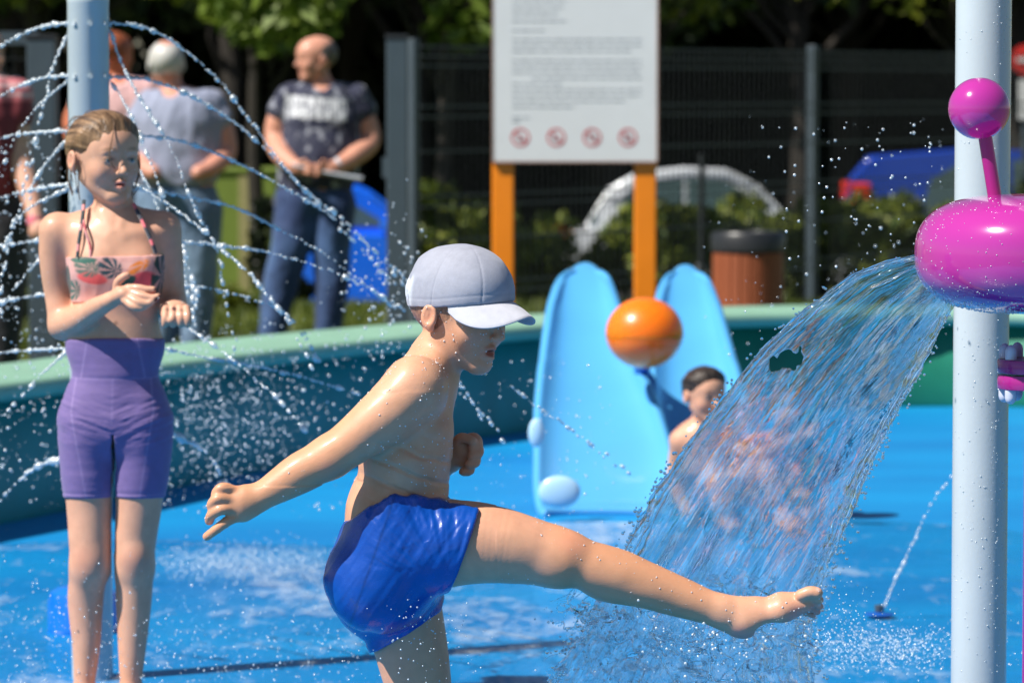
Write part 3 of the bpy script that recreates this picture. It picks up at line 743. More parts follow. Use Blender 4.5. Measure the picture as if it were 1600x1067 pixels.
# ================================================================== CARS
M['car_glass'] = mat('car_glass', (.07,.115,.12), .10, var=.02, spec=.8)  # light teal of reflections is put into the glass colour
M['tyre'] = mat('tyre', (.02,.02,.02), .8); M['rimm'] = mat('alloy', (.45,.46,.48), .3, metal=.8)
M['tail'] = mat('tail_light', (.65,.03,.01), .25); M['head'] = mat('head_light', (.7,.72,.75), .15)
def make_car(label, paint, loc, flip=1, L=4.3, H=1.45, tz=.82, glint=None, hatch=False):
    root = empty('parked_car', loc, label, 'car', 'cars parked beyond the fence'); W = .86
    lo = [(-L/2,.35),(-L/2+.03,.75),(-L/2+.12,.92),(-L*.30,.97),(0,.95),(L*.24,.93),(L*.40,.84),(L/2-.06,.66),(L/2,.45),(L/2-.02,.25),(-L/2+.05,.25)]
    hi = [(-L*.40,.94),(-L*.33,H*.86),(-L*.24,H*.965),(-L*.08,H),(L*.06,H*.985),(L*.14,H*.90),(L*.27,.93)]
    if hatch: hi = [(-L*.49,.94),(-L*.47,H*.80),(-L*.42,H*.955),(-L*.20,H),(L*.04,H*.985),(L*.13,H*.91),(L*.27,.93)]
    def loft(poly, secs, name, m, par):
        V = []; F = []; n = len(poly)
        for (y, sx, inset, topk) in secs:
            for (x, z) in poly: V.append((x*sx*flip, y, .25+(z-.25)*topk if topk else z))
        for i in range(len(secs)-1):
            for j in range(n):
                q = (j+1) % n; F.append((i*n+j, i*n+q, (i+1)*n+q, (i+1)*n+j))
        F.append(tuple(range(n))); F.append(tuple((len(secs)-1)*n+j for j in range(n))[::-1])
        mb = MB(); mb.add([Vector(v) for v in V], F); o = mb.build(name, m, None, True)
        bvm = o.modifiers.new('bevel', 'BEVEL'); bvm.width = .04; bvm.segments = 3; bvm.limit_method = 'ANGLE'
        o.parent = par; return o
    body = loft(lo, [(-W,.97,0,.93),(-W*.96,.99,0,.985),(-W*.5,1,0,1),(W*.5,1,0,1),(W*.96,.99,0,.985),(W,.97,0,.93)], 'body', paint, root)
    cab = loft([(x, z) for x, z in hi], [(-W*.70,.98,0,0),(-W*.6,1,0,0),(W*.6,1,0,0),(W*.70,.98,0,0)], 'roof', paint, root)
    def plate(poly, y, name, m):
        V = [Vector((x*flip, y, z)) for x, z in poly]; V2 = [v + Vector((0, .012 if y < 0 else -.012, 0)) for v in V]; n = len(V)
        F = [tuple(range(n)), tuple(range(n,2*n))[::-1]] + [(j,(j+1)%n,(j+1)%n+n,j+n) for j in range(n)]
        o = MB().add(V+V2, F).build(name, m); o.parent = root
    for y in (-W*.70-.008, W*.70+.008):
        plate([(-L*.31,.985),(-L*.285,H*.84),(-L*.215,H*.945),(-L*.10,H*.965),(-L*.10,.985)], y, 'window', M['car_glass'])
        plate([(-L*.085,.985),(-L*.085,H*.965),(L*.045,H*.945),(L*.115,H*.85),(L*.215,.985)], y, 'window', M['car_glass'])
    # windscreen and rear window as slanted slabs
    def slab(x0,z0,x1,z1,name):
        d = Vector(((x1-x0)*flip,0,z1-z0)); nn = Vector((-d.z,0,d.x)).normalized()*(.012)
        if nn.z < 0: nn = -nn
        V = []
        for (t, w_) in ((.08,.62),(.92,.56)):
            for y in (-w_, w_):
                p = Vector((x0*flip,y,z0)) + d*t; V += [p+nn, p-nn*2]
        F = [(0,2,6,4),(1,5,7,3),(0,4,5,1),(2,3,7,6),(0,1,3,2),(4,6,7,5)]
        o = MB().add(V,F).build(name, M['car_glass']); o.parent = root
    slab(L*.27,.93,L*.14,H*.90,'windscreen'); slab(-L*.40,.94,-L*.33,H*.86,'rear_window')
    for x in (-L*.31, L*.31):
        for y in (-W+.08, W-.08):
            M9 = Matrix.Rotation(R(90),3,'X')
            t_ = MB().lathe([(.20,-.1),(.30,-.1),(.315,-.06),(.315,.06),(.30,.1),(.20,.1)], (x*flip,y,.315), 28, M=M9).build('wheel', M['tyre'], None, True); t_.location = (x*flip,y,.315); 
            t_.data.transform(Matrix.Translation((-x*flip,-y,-.315))); t_.parent = root
            r_ = MB().lathe([(.02,-.104),(.2,-.09),(.2,.09),(.02,.104)], (0,0,0), 20, M=M9).build('rim', M['rimm'], None, True); r_.parent = t_
    for y in (-W*.78, W*.78):
        o = MB().box(((-L/2+.06+(tz-.82)*.35)*flip, y, tz), (.09,.14,.09+(tz-.82)*.12), bev=.02).build('tail_light', M['tail']); o.parent = root
        o = MB().box(((L/2-.12)*flip, y, .68), (.10,.14,.06), bev=.02).build('headlight', M['head']); o.parent = root
        o = MB().box(((L*.20)*flip, y*1.22, 1.0), (.05,.09,.06), bev=.02).build('mirror', paint); o.parent = root
    if glint:  # bright strips added along windows and roof to stand for sun glints
        for y in (-W*.70-.02,):
            o = MB().tube([Vector((x*flip, y, z)) for x, z in ((-L*.31,.985),(-L*.1,.99),(L*.22,.985))], .016, 8).build('window_glint', glint, None, True); o.parent = root
            o = MB().tube([Vector((x*flip, y+.02, z)) for x, z in ((-L*.34,H*.80),(-L*.285,H*.87),(-L*.215,H*.955),(-L*.08,H*.99),(L*.05,H*.975),(L*.135,H*.89),(L*.25,.97))], .022, 8).build('roof_glint', glint, None, True); o.parent = root
    for x in (-L*.16, L*.03):
        o = MB().box((x*flip, -W-.008, .80), (.09,.012,.014), bev=.004).build('door_handle', paint); o.parent = root
    return root
M['glint_metal'] = mat('glint_strip_metal', (.9,.92,.95), .32, metal=1, var=.02)  # bright metal of the added glint strips
M['silver'] = mat('silver_paint', (.72,.75,.78), .25, metal=.1, coat=1, var=.03)
M['blue_paint'] = mat('blue_paint', (.008,.05,.38), .2, coat=1, var=.03)
M['blue_paint2'] = mat('bright_blue_paint', (.01,.14,.80), .2, coat=1, var=.03)
gz = -.945
c = P(1128, 300, 41); make_car('silver car with a bright glinting roof behind the right orange sign post', M['silver'], (c.x-.12, 41, gz+.0), 1, 3.15, 1.50, glint=M['glint_metal'])
c = P(1310, 300, 41); make_car('dark blue car with red tail light, behind the magenta feature', M['blue_paint'], (c.x+2.15, 41.5, gz+.12), 1, 4.2, 1.56, tz=1.14, hatch=True)
c = P(500, 300, 39); make_car('bright blue car behind the bald man', M['blue_paint2'], (c.x-.05, 38.6, gz+.05), 1, 3.7, 1.42)
# ================================================================== WATER MATERIALS
def glass_water(name, bump=0.0, tr=.0, uv=False):
    m, n, l, b, out = newmat(name)
    b.inputs['Base Color'].default_value = (.96,.99,1,1); b.inputs['Roughness'].default_value = .035; b.inputs['IOR'].default_value = 1.33
    b.inputs['Transmission Weight'].default_value = 1
    if bump:
        at = n.new('ShaderNodeAttribute'); at.attribute_name = 'Col'     # x: across, y: along the fall
        mp = n.new('ShaderNodeMapping'); mp.inputs['Scale'].default_value = (46, 9, 1); l.new(at.outputs['Vector'], mp.inputs[0])
        nz = n.new('ShaderNodeTexNoise'); nz.inputs['Scale'].default_value = 1; nz.inputs['Detail'].default_value = 3; nz.inputs['Distortion'].default_value = .6
        l.new(mp.outputs[0], nz.inputs['Vector'])
        bp = n.new('ShaderNodeBump'); bp.inputs['Strength'].default_value = bump; bp.inputs['Distance'].default_value = .012
        l.new(nz.outputs[0], bp.inputs['Height']); l.new(bp.outputs[0], b.inputs['Normal'])
    if tr:
        t = n.new('ShaderNodeBsdfTransparent'); t.inputs[0].default_value = (.97,.99,1,1); mx = n.new('ShaderNodeMixShader'); mx.inputs[0].default_value = tr
        l.new(b.outputs[0], mx.inputs[1]); l.new(t.outputs[0], mx.inputs[2])
        # fine air bubbles drawn out along the fall
        m2 = n.new('ShaderNodeMapping'); m2.inputs['Scale'].default_value = (60, 7, 1); l.new(at.outputs['Vector'], m2.inputs[0])
        a2 = n.new('ShaderNodeTexNoise'); a2.inputs['Scale'].default_value = 1; a2.inputs['Detail'].default_value = 5; a2.inputs['Roughness'].default_value = .65; a2.inputs['Distortion'].default_value = 1.2; l.new(m2.outputs[0], a2.inputs['Vector'])
        r2 = n.new('ShaderNodeMapRange'); r2.inputs[1].default_value = .60; r2.inputs[2].default_value = .76; r2.inputs[4].default_value = .50; l.new(a2.outputs[0], r2.inputs[0])
        df = n.new('ShaderNodeBsdfDiffuse'); df.inputs[0].default_value = (.85,.92,.96,1); tl = n.new('ShaderNodeBsdfTranslucent'); tl.inputs[0].default_value = (.85,.92,.96,1)
        m4 = n.new('ShaderNodeMixShader'); m4.inputs[0].default_value = .5; l.new(df.outputs[0], m4.inputs[1]); l.new(tl.outputs[0], m4.inputs[2])
        m3 = n.new('ShaderNodeMixShader'); l.new(r2.outputs[0], m3.inputs[0]); l.new(mx.outputs[0], m3.inputs[1]); l.new(m4.outputs[0], m3.inputs[2]); l.new(m3.outputs[0], out.inputs[0])
    return m
def drop_mat():
    m, n, l, b, out = newmat('spray_drops'); n.remove(b)
    d = n.new('ShaderNodeBsdfDiffuse'); d.inputs[0].default_value = (.80,.88,.94,1)
    t = n.new('ShaderNodeBsdfTransparent'); t.inputs[0].default_value = (.84,.93,.98,1)
    g = n.new('ShaderNodeBsdfGlossy'); g.inputs['Roughness'].default_value = .22; g.inputs[0].default_value = (1,1,1,1)
    a = n.new('ShaderNodeMixShader'); a.inputs[0].default_value = .48; l.new(t.outputs[0], a.inputs[1]); l.new(d.outputs[0], a.inputs[2])
    c = n.new('ShaderNodeMixShader'); c.inputs[0].default_value = .20; l.new(a.outputs[0], c.inputs[1]); l.new(g.outputs[0], c.inputs[2])
    l.new(c.outputs[0], out.inputs[0]); return m
M['drop'] = drop_mat(); M['fall'] = glass_water('falling_water', .22, .42); M['clear'] = glass_water('clear_drops')
M['web'] = glass_water('splash_water', .05, .34)
ico = {}
def ico_np(sub):
    if sub not in ico:
        bm = bmesh.new(); bmesh.ops.create_icosphere(bm, subdivisions=sub, radius=1); bm.verts.index_update()
        ico[sub] = (np.array([v.co[:] for v in bm.verts]), np.array([[v.index for v in f.verts] for f in bm.faces])); bm.free()
    return ico[sub]
def drops(name, pts, rad, m, sub=1, stretch=None, parent=None, **kw):
    V0, F0 = ico_np(sub); pts = np.array(pts); rad = np.array(rad); n = len(pts)
    V = V0[None]*rad[:,None,None]
    if stretch is not None:
        d = np.array(stretch); d = d/(np.linalg.norm(d,axis=1,keepdims=True)+1e-9); V = V + (V@d[:,:,None])*d[:,None,:]*.8
    V = (V + pts[:,None]).reshape(-1,3); F = (F0[None] + (np.arange(n)*len(V0))[:,None,None]).reshape(-1,3)
    return mesh_np(name, V, F, m, True, parent=parent, **kw)

# ================================================================== SLIDE (two chutes)
def sl_pt(px, py, d): return P(px, py, d)
slide = empty('double_slide', (P(1000,800,13.6).x, 13.6, 0), 'low light blue toddler slide with two rounded chutes, under the orange ball', 'slide')
def chute(cx, wd, lips, name='chute', seed=0, dY=0):
    """cx, wd: list of (py, centre px, half width px) from top down"""
    rows = 46; cols = 33; V = []
    py = np.array([r[0] for r in cx]); cxx = np.array([r[1] for r in cx]); hw = np.array([r[2] for r in cx])
    t_ = np.linspace(0,1,rows)
    ypx = py[0] + (py[-1]-py[0])*(t_**1.5)
    for i,t in enumerate(t_):
        y = ypx[i]; c = np.interp(y, py, cxx); w_ = np.interp(y, py, hw)
        Yb_ = 14.7 - 1.55*(t**1.1) + dY
        for j in range(cols):
            u = -1 + 2*j/(cols-1); lip = abs(u)**5
            Yv = Yb_ - .10*lip*(1-t*.4) + .075*(1-u*u)*(.35+.65*math.sin(math.pi*min(1,t*1.15)))
            px = c + u*w_; dropy = (18*abs(u)**2.2)*(1-t)*(1 if t < .5 else .4)
            p = P(px, y + dropy*(1 if i == 0 else .6), Yv); p.z = max(p.z, .008); V.append(p)
    F = [(i*cols+j, (i+1)*cols+j, (i+1)*cols+j+1, i*cols+j+1) for i in range(rows-1) for j in range(cols-1)]
    o = mesh_np(name, V, F, M['slide'], True, parent=slide)
    sdm = o.modifiers.new('thick', 'SOLIDIFY'); sdm.thickness = .035; sdm.offset = 0
    bv = o.modifiers.new('soft', 'SUBSURF'); bv.levels = 1; bv.render_levels = 1
    return o
L_ = [(416,915,14),(419,914,26),(427,913,37),(442,912,45),(470,912,54),(520,916,66),(580,924,82),(640,934,98),(700,943,108),(760,946,112),(800,948,108),(822,950,100)]
R_ = [(419,1071,13),(422,1071,23),(430,1072,33),(446,1072,41),(480,1074,52),(540,1080,63),(600,1088,72),(660,1096,78),(720,1104,82),(780,1112,85),(815,1118,82)]
chute(L_, None, None); chute(R_, None, None, dY=.12)
# supporting body behind the chutes and the post between
mb = MB(); a = P(915,560,14.85); 
for (px, ztop) in ((915, P(915,432,14.9).z),(1073, P(1073,436,14.9).z)):
    c = P(px, 600, 15.0); mb.box((c.x, 15.05, ztop/2-.02), (.10,.16,ztop/2-.02), bev=.05)
mb.build('support_body', M['slide'], slide, True)
gpts = [P(1000,560,14.2), P(1012,620,14.15), P(1032,680,14.05), P(1056,740,13.95)]
gpts.append(Vector((gpts[-1].x+.02, 13.9, .0)))
MB().tube(gpts, [.042,.042,.04,.038,.038], 14).build('centre_post', M['slide_dark'], slide, True)
# pale moulded fins at the foot of the left chute
M['fin'] = mat('pale_moulding', (.42,.66,.86), .35, var=.05, coat=.6)
for (px,py,r,sx,sz) in ((838,676,22,.62,1.1),(874,768,32,1.1,.85)):
    c = P(px, py, 12.95); MB().sphere(c, r*.9/S(13.5), 24, sc_=(sx,.30,sz)).build('moulded_fin', M['fin'], slide, True)
# orange ball on the centre post
c = P(1007, 520, 13.62); ball = empty('orange_ball', c, 'glossy orange ball standing out between the two chutes of the blue slide', 'ball')
MB().sphere(c, 61/S(13.62), 40, sc_=(1,1,.91)).build('ball_shell', M['ball'], ball, True)
MB().lathe([(61/S(13.62)*1.0004,-.003),(61/S(13.62)*1.004,0),(61/S(13.62)*1.0004,.003)], c + Vector((0,0,-.01)), 48).build('seam', M['ball'], ball, True)
MB().tube([c, c+Vector((0,.25,-.16)), gpts[0]+Vector((0,0,-.04))], .028, 12).build('stalk', M['slide_dark'], ball, True)

# ================================================================== RIGHT POLE
Yp = 7.62; pr = 43.5/S(Yp); c = P(1533, 533, Yp)
rp_ = empty('tall_pole', (c.x, Yp, 0), 'thick pale grey pole beaded with droplets, behind the magenta disc', 'pole')
MB().lathe([(pr,-.02),(pr,3.2),(pr*.95,3.215)], (c.x,Yp,0), 64).build('shaft', M['pole'], rp_, True)
MB().lathe([(pr*2,0.002),(pr*2,.012),(pr*1.02,.014)], (c.x,Yp,0), 48).build('base_flange', M['pole'], rp_, True)
rng = np.random.default_rng(5); pts = []; rd = []
for i in range(420):
    th = rng.uniform(-1.25,1.2) if rng.random() < .45 else rng.uniform(.25,1.25); z = rng.uniform(.2,1.62) if rng.random() < .5 else rng.uniform(.3,.95)
    r = rng.uniform(.0006,.0019)
    pts.append((c.x+math.sin(th)*pr, Yp-math.cos(th)*pr, z)); rd.append(r)
tag(drops('beads_of_water', pts, rd, M['drop'], 1, parent=rp_), kind='stuff')

# ================================================================== LEFT SPRAY POLE
Yl = 9.5; lr = 32.5/S(Yl); cl_ = P(139.5, 300, Yl); ztl = P(139, 3, Yl).z
lp = empty('spray_pole', (cl_.x, Yl, 0), 'light grey pole behind the girl, throwing rings of water jets', 'pole')
MB().lathe([(lr,-.02),(lr,ztl-.006),(lr*1.01,ztl-.005),(lr*1.01,ztl+.006),(lr*.9,ztl+.012)], (cl_.x,Yl,0), 56).build('shaft', M['pole'], lp, True)
for zz in (38,120,208,293,378):
    z = P(139, zz, Yl).z
    for k in range(8):
        th = k*math.pi/4+.2
        MB().tube([(cl_.x+math.cos(th)*lr*.9, Yl+math.sin(th)*lr*.9, z), (cl_.x+math.cos(th)*(lr+.006), Yl+math.sin(th)*(lr+.006), z)], .006, 8).build('nozzle', M['pole'], lp, True)

# ================================================================== MAGENTA DUMPING DISC
M['magenta'] = mat('magenta_gloss', (.43,.030,.29), .16, var=.03, coat=.8, scale=3)
M['magenta_dark'] = mat('magenta_steel', (.33,.012,.20), .3, var=.04, coat=.4)
M['capwhite'] = mat('bolt_cap', (.60,.62,.74), .35)
Yd = 7.0; sD = S(Yd); dc = P(1622, 396, Yd); Rd = 193/sD; hh = 93/sD
disc = empty('magenta_feature', (dc.x, Yd, 0), 'glossy magenta disc with a knob on a rod, pouring a sheet of water', 'water feature')
prof = []
for i in range(41):
    a = math.pi*i/40 - math.pi/2; ex = .62
    prof.append((max(.012, Rd*(.0+ (abs(math.cos(a))**ex))), hh*math.copysign(abs(math.sin(a))**.80, math.sin(a))))
MB().lathe(prof, dc, 96).build('disc', M['magenta'], disc, True)
ra, rb = P(1556, 318, Yd), P(1538, 205, Yd); MB().tube([ra, rb], 11/sD, 20).build('rod', M['magenta_dark'], disc, True)
MB().lathe([(20/sD,0),(19/sD,.004),(12/sD,.006)], P(1556,312,Yd), 24).build('rod_collar', M['magenta'], disc, True)
MB().sphere(P(1530,170,Yd), 48.5/sD, 48).build('knob', M['magenta'], disc, True)
MB().lathe([(.022,0),(.022,dc.z-hh*.9)], (dc.x,Yd,0), 32).build('stem', M['magenta_dark'], disc, True)
for y0, y1 in ((561,582),(585,607)):
    a = P(1626,y0,Yd).z; b_ = P(1626,y1,Yd).z
    MB().lathe([(.03,b_),(.069,b_),(.0705,b_+.002),(.0705,a-.002),(.069,a),(.03,a)], (dc.x,Yd,0), 48).build('flange', M['magenta_dark'], disc, True)
for k in range(8):
    th = R(-158 + 45*k + 8); x = dc.x+math.cos(th)*.058; y = Yd+math.sin(th)*.058
    for (z0, sgn) in ((P(1626,560,Yd).z, 1), (P(1626,607,Yd).z, -1)):
        MB().lathe([(.0105,0),(.0105,.014*sgn),(.009,.020*sgn),(.005,.0245*sgn),(.001,.026*sgn)], (x,y,z0), 20).build('bolt_cap', M['capwhite'], disc, True)
pts = []; rd = []
for i in range(900):
    if rng.random() < .6: a = rng.uniform(-1.35,-.75)
    else: a = rng.uniform(-.7,1.2)
    th = rng.uniform(math.pi, 2*math.pi); rr = Rd*abs(math.cos(a))**.62; z = hh*math.copysign(abs(math.sin(a))**.8, math.sin(a))
    pts.append((dc.x+math.cos(th)*rr, Yd+math.sin(th)*rr, dc.z+z)); rd.append(rng.uniform(.0006,.0015) if a > -.75 else rng.uniform(.001,.0024))
tag(drops('beads_of_water', pts, rd, M['drop'], 1, parent=disc), kind='stuff')

# ================================================================== WATERFALL
Lc = [(0,1428,398),(.06,1385,408),(.13,1330,428),(.22,1262,478),(.32,1192,544),(.42,1128,622),(.52,1072,694),(.62,1022,768),(.72,985,838),(.80,950,905),(.88,910,978),(.95,878,1034),(1.0,858,1075),(1.1,820,1150)]
Rc = [(0,1492,478),(.06,1474,508),(.13,1455,545),(.22,1428,596),(.32,1396,656),(.42,1366,718),(.52,1338,780),(.62,1315,838),(.72,1296,885),(.80,1277,935),(.88,1266,985),(.95,1268,1030),(1.0,1276,1075),(1.1,1290,1150)]
def contour(T, tab):
    t = np.array([r[0] for r in tab]); return np.interp(T, t, [r[1] for r in tab]), np.interp(T, t, [r[2] for r in tab])
nu, nv = 340, 720
u = np.linspace(0,1,nu)[:,None]*np.ones((1,nv)); v = np.ones((nu,1))*np.linspace(0,1.06,nv)[None,:]
lx, ly = contour(v, Lc); rx, ry = contour(v, Rc)
# ragged borders
lx = lx + (5*fbm(v*30, v*0+2, oct=4, seed=1) + 5*v*fbm(v*90, v*0+5, oct=3, seed=2))*np.minimum(1, v*8)*np.clip(1-u,0,1)**14 + 10*v*v*fbm(v*6, v*0, seed=9)*(1-u)**3
rx = rx + (4*fbm(v*34, v*0+7, oct=4, seed=3) + 5*v*fbm(v*80, v*0+1, oct=3, seed=4))*np.minimum(1, v*8)*u**14
wu = u + .030*fbm(u*5, v*4, seed=31)*np.sin(np.pi*u)
bow = np.sin(np.pi*u)
px = lx + (rx-lx)*wu + 16*bow*v; py = ly + (ry-ly)*wu - bow*(10+10*v)*(1-v*.6)
spread = .45 + .55*v
# ridges that follow the flow and break into cells further down
ridge = fbm(u*(13-3*v)+1.6*fbm(u*3,v*3,seed=77), v*3.2+u*1.5, oct=3, seed=6)*(1-.55*sstep(.45,.8,v))*(.45+1.1*sstep(-.35,.45,fbm(u*3.5+3,v*4,oct=2,seed=78)))
cell = fbm(u*13+ .5*v, v*9, oct=4, seed=7)
fine = fbm(u*55, v*22, oct=3, seed=8)
big = fbm(u*3.4, v*3.2, oct=3, seed=10)
thick = .0032 + .0028*v + .0042*(ridge+1)*.5 + .0026*np.abs(cell) + .0003*fine
edge = np.minimum(1, np.minimum(u, 1-u)/.028); rim_b = np.exp(-(np.minimum(u,1-u)/.016)**2)*.003
thick = thick*np.sqrt(np.clip(edge, 0, 1)) + rim_b*np.clip(edge*3,0,1)
thick *= np.clip(v/.02, .25, 1)
bulge = -.055*np.sin(np.pi*u)*(1-.4*v) + (.010+.045*v)*big + .0034*(1+v)*ridge + .0024*v*cell + .0002*fine + .014*sstep(.72,1.0,v)*cell + .010*sstep(.40,.62,v)*fbm(u*6+2*v, v*7, oct=2, seed=81)
Ymid = 7.03 + .10*v + .10*u*(1-v) + bulge
Hd = []
for sgn in (-1, 1):
    msk = .25+1.25*sstep(-.30,.40,fbm(u*4+7,v*6,oct=2,seed=79))
    wa = .35*fbm(u*9, v*5, oct=2, seed=33); wb_ = .35*fbm(u*9, v*5, oct=2, seed=34)
    nzs = .0009*fbm(u*19+wa*6+v*3, v*9+wb_*3-u*2, oct=2, seed=20+sgn) + .0007*fbm(u*8+v*4+wa*3, v*16-u*5+wb_*4, oct=3, seed=24+sgn)
    Yq = Ymid + sgn*(thick*.5 + nzs*edge*.7*msk)
    uu = (px-800)/FPX; vv = (533.5-py)/FPX; dy = cp + sp_*vv; dz = -sp_ + cp*vv; t = Yq/dy
    Hd.append(np.stack([uu*t, Yq, CAMZ+dz*t], -1).reshape(-1,3))
idx = np.arange(nu*nv).reshape(nu,nv)
q = np.stack([idx[:-1,:-1], idx[1:,:-1], idx[1:,1:], idx[:-1,1:]], -1).reshape(-1,4)
uc = u[:-1,:-1].ravel(); vc = v[:-1,:-1].ravel(); pxc = px[:-1,:-1].ravel(); pyc = py[:-1,:-1].ravel()
# torn holes: one high up by the left border, more towards the splashing foot
hole = ((pxc-1228)/22)**2 + ((pyc-562)/16)**2 + ((pxc-1228)*(pyc-562))/(22*16)*.8 + .9*vnoise(pxc/9, pyc/9, seed=5) < 1
nh = fbm(uc*9, vc*16, oct=4, seed=12); hole |= (nh > .60 - .16*(vc-.72)/.3) & (vc > .82)
hole |= (fbm(uc*16, vc*20, oct=3, seed=14) > .58) & (vc > .84)
q = q[~hole]
fq = q; bq = q[:, ::-1] + nu*nv
# close every border between front and back
from collections import Counter
E = np.concatenate([q[:, [0,1]], q[:, [1,2]], q[:, [2,3]], q[:, [3,0]]]); key = np.minimum(E[:,0],E[:,1]).astype(np.int64)*(nu*nv)+np.maximum(E[:,0],E[:,1])
_, inv, cnt_ = np.unique(key, return_inverse=True, return_counts=True); be = E[cnt_[inv] == 1]
sideq = np.stack([be[:,1], be[:,0], be[:,0]+nu*nv, be[:,1]+nu*nv], 1)
Vw = np.concatenate(Hd); colw = np.zeros((len(Vw),3)); colw[:,0] = np.tile(u.ravel(),2)*(.5+.5*np.tile(v.ravel(),2)); colw[:,1] = np.tile(v.ravel(),2)
wf = mesh_np('waterfall', Vw, np.concatenate([fq, bq, sideq]), M['fall'], True, colw)
tag(wf, 'clear sheet of falling water pouring from the magenta disc onto the kicking foot', 'water')
# beads along the borders, drops thrown off
pts = []; rd = []
for i in range(620):
    vv_ = rng.random()**.8*1.02; side = rng.random() < .5
    x, y = contour(vv_, Lc if side else Rc); x += rng.normal()*(3+9*vv_) ; y += rng.normal()*6
    pts.append(P(x, y, 7.03+.1*vv_+rng.normal()*.02)); rd.append(rng.uniform(.0012,.0042)*(.5+.6*vv_))
tag(drops('edge_drops', pts, rd, M['clear'], 2, parent=wf), kind='stuff')
# splash crown at the foot of the fall, below the leg: thin arcs of water
def strand(mb, rng, a, b, sag, r):
    a = Vector(a); b = Vector(b); k = 18; ph = rng.random(3)*6.28
    pts_ = []; rr = []
    for i in range(k+1):
        t = i/k; p = a.lerp(b, t) + Vector((.012*math.sin(t*7+ph[0]), .01*math.sin(t*5+ph[1]), sag*math.sin(math.pi*t) + .008*math.sin(t*9+ph[2])))
        pts_.append(p); rr.append(r*(.45+.55*abs(math.sin(t*11+ph[0])))*(.3+.7*math.sin(math.pi*min(.97,max(.03,t)))))
    mb.tube(pts_, rr, 7)
mb = MB()
for tab, sg, nn in ((Lc, 1, 3), (Rc, -1, 3)):     # thick ropes of water along both borders
    for k in range(nn):
        pts_ = []; rr_ = []
        for i in range(150):
            vv_ = .03 + (.99-.03)*i/149; x, y = contour(vv_, tab); off_ = sg*(3+7*k)*(1+.6*vv_) + 5*float(fbm(np.array(vv_*16.), np.array(k*3.+sg), oct=3, seed=91+k))
            pts_.append(P(x+off_, y+off_*.15*sg, 7.03+.10*vv_+.012*math.sin(vv_*30+k*2))); b_r = float(fbm(np.array(vv_*38.), np.array(k*5.+sg), oct=2, seed=95))
            rr_.append(max(.0004, (.0022+.0016*vv_)*(1+1.5*b_r)*(.75 if k else 1)))
        mb.tube(pts_, rr_, 9)
for i in range(46):
    x0 = rng.uniform(880,1250); y0 = rng.uniform(925,1090); l = rng.uniform(25,95); an = rng.uniform(-2.8,-.2)
    Yq = 7.1 + rng.normal()*.05
    strand(mb, rng, P(x0,y0,Yq), P(x0+math.cos(an)*l, y0-math.sin(an)*l*.8, Yq+rng.normal()*.03), rng.uniform(-.02,.03), rng.uniform(.0014,.0055))
for i in range(0):   # folds inside the sheet
    x0 = rng.uniform(1010,1240); y0 = rng.uniform(770,905); l = rng.uniform(40,110); an = rng.uniform(-.5,.5)
    strand(mb, rng, P(x0,y0,7.0), P(x0+math.cos(an)*l, y0+math.sin(an)*l*.6, 7.02), rng.uniform(-.02,.03), rng.uniform(.001,.003))
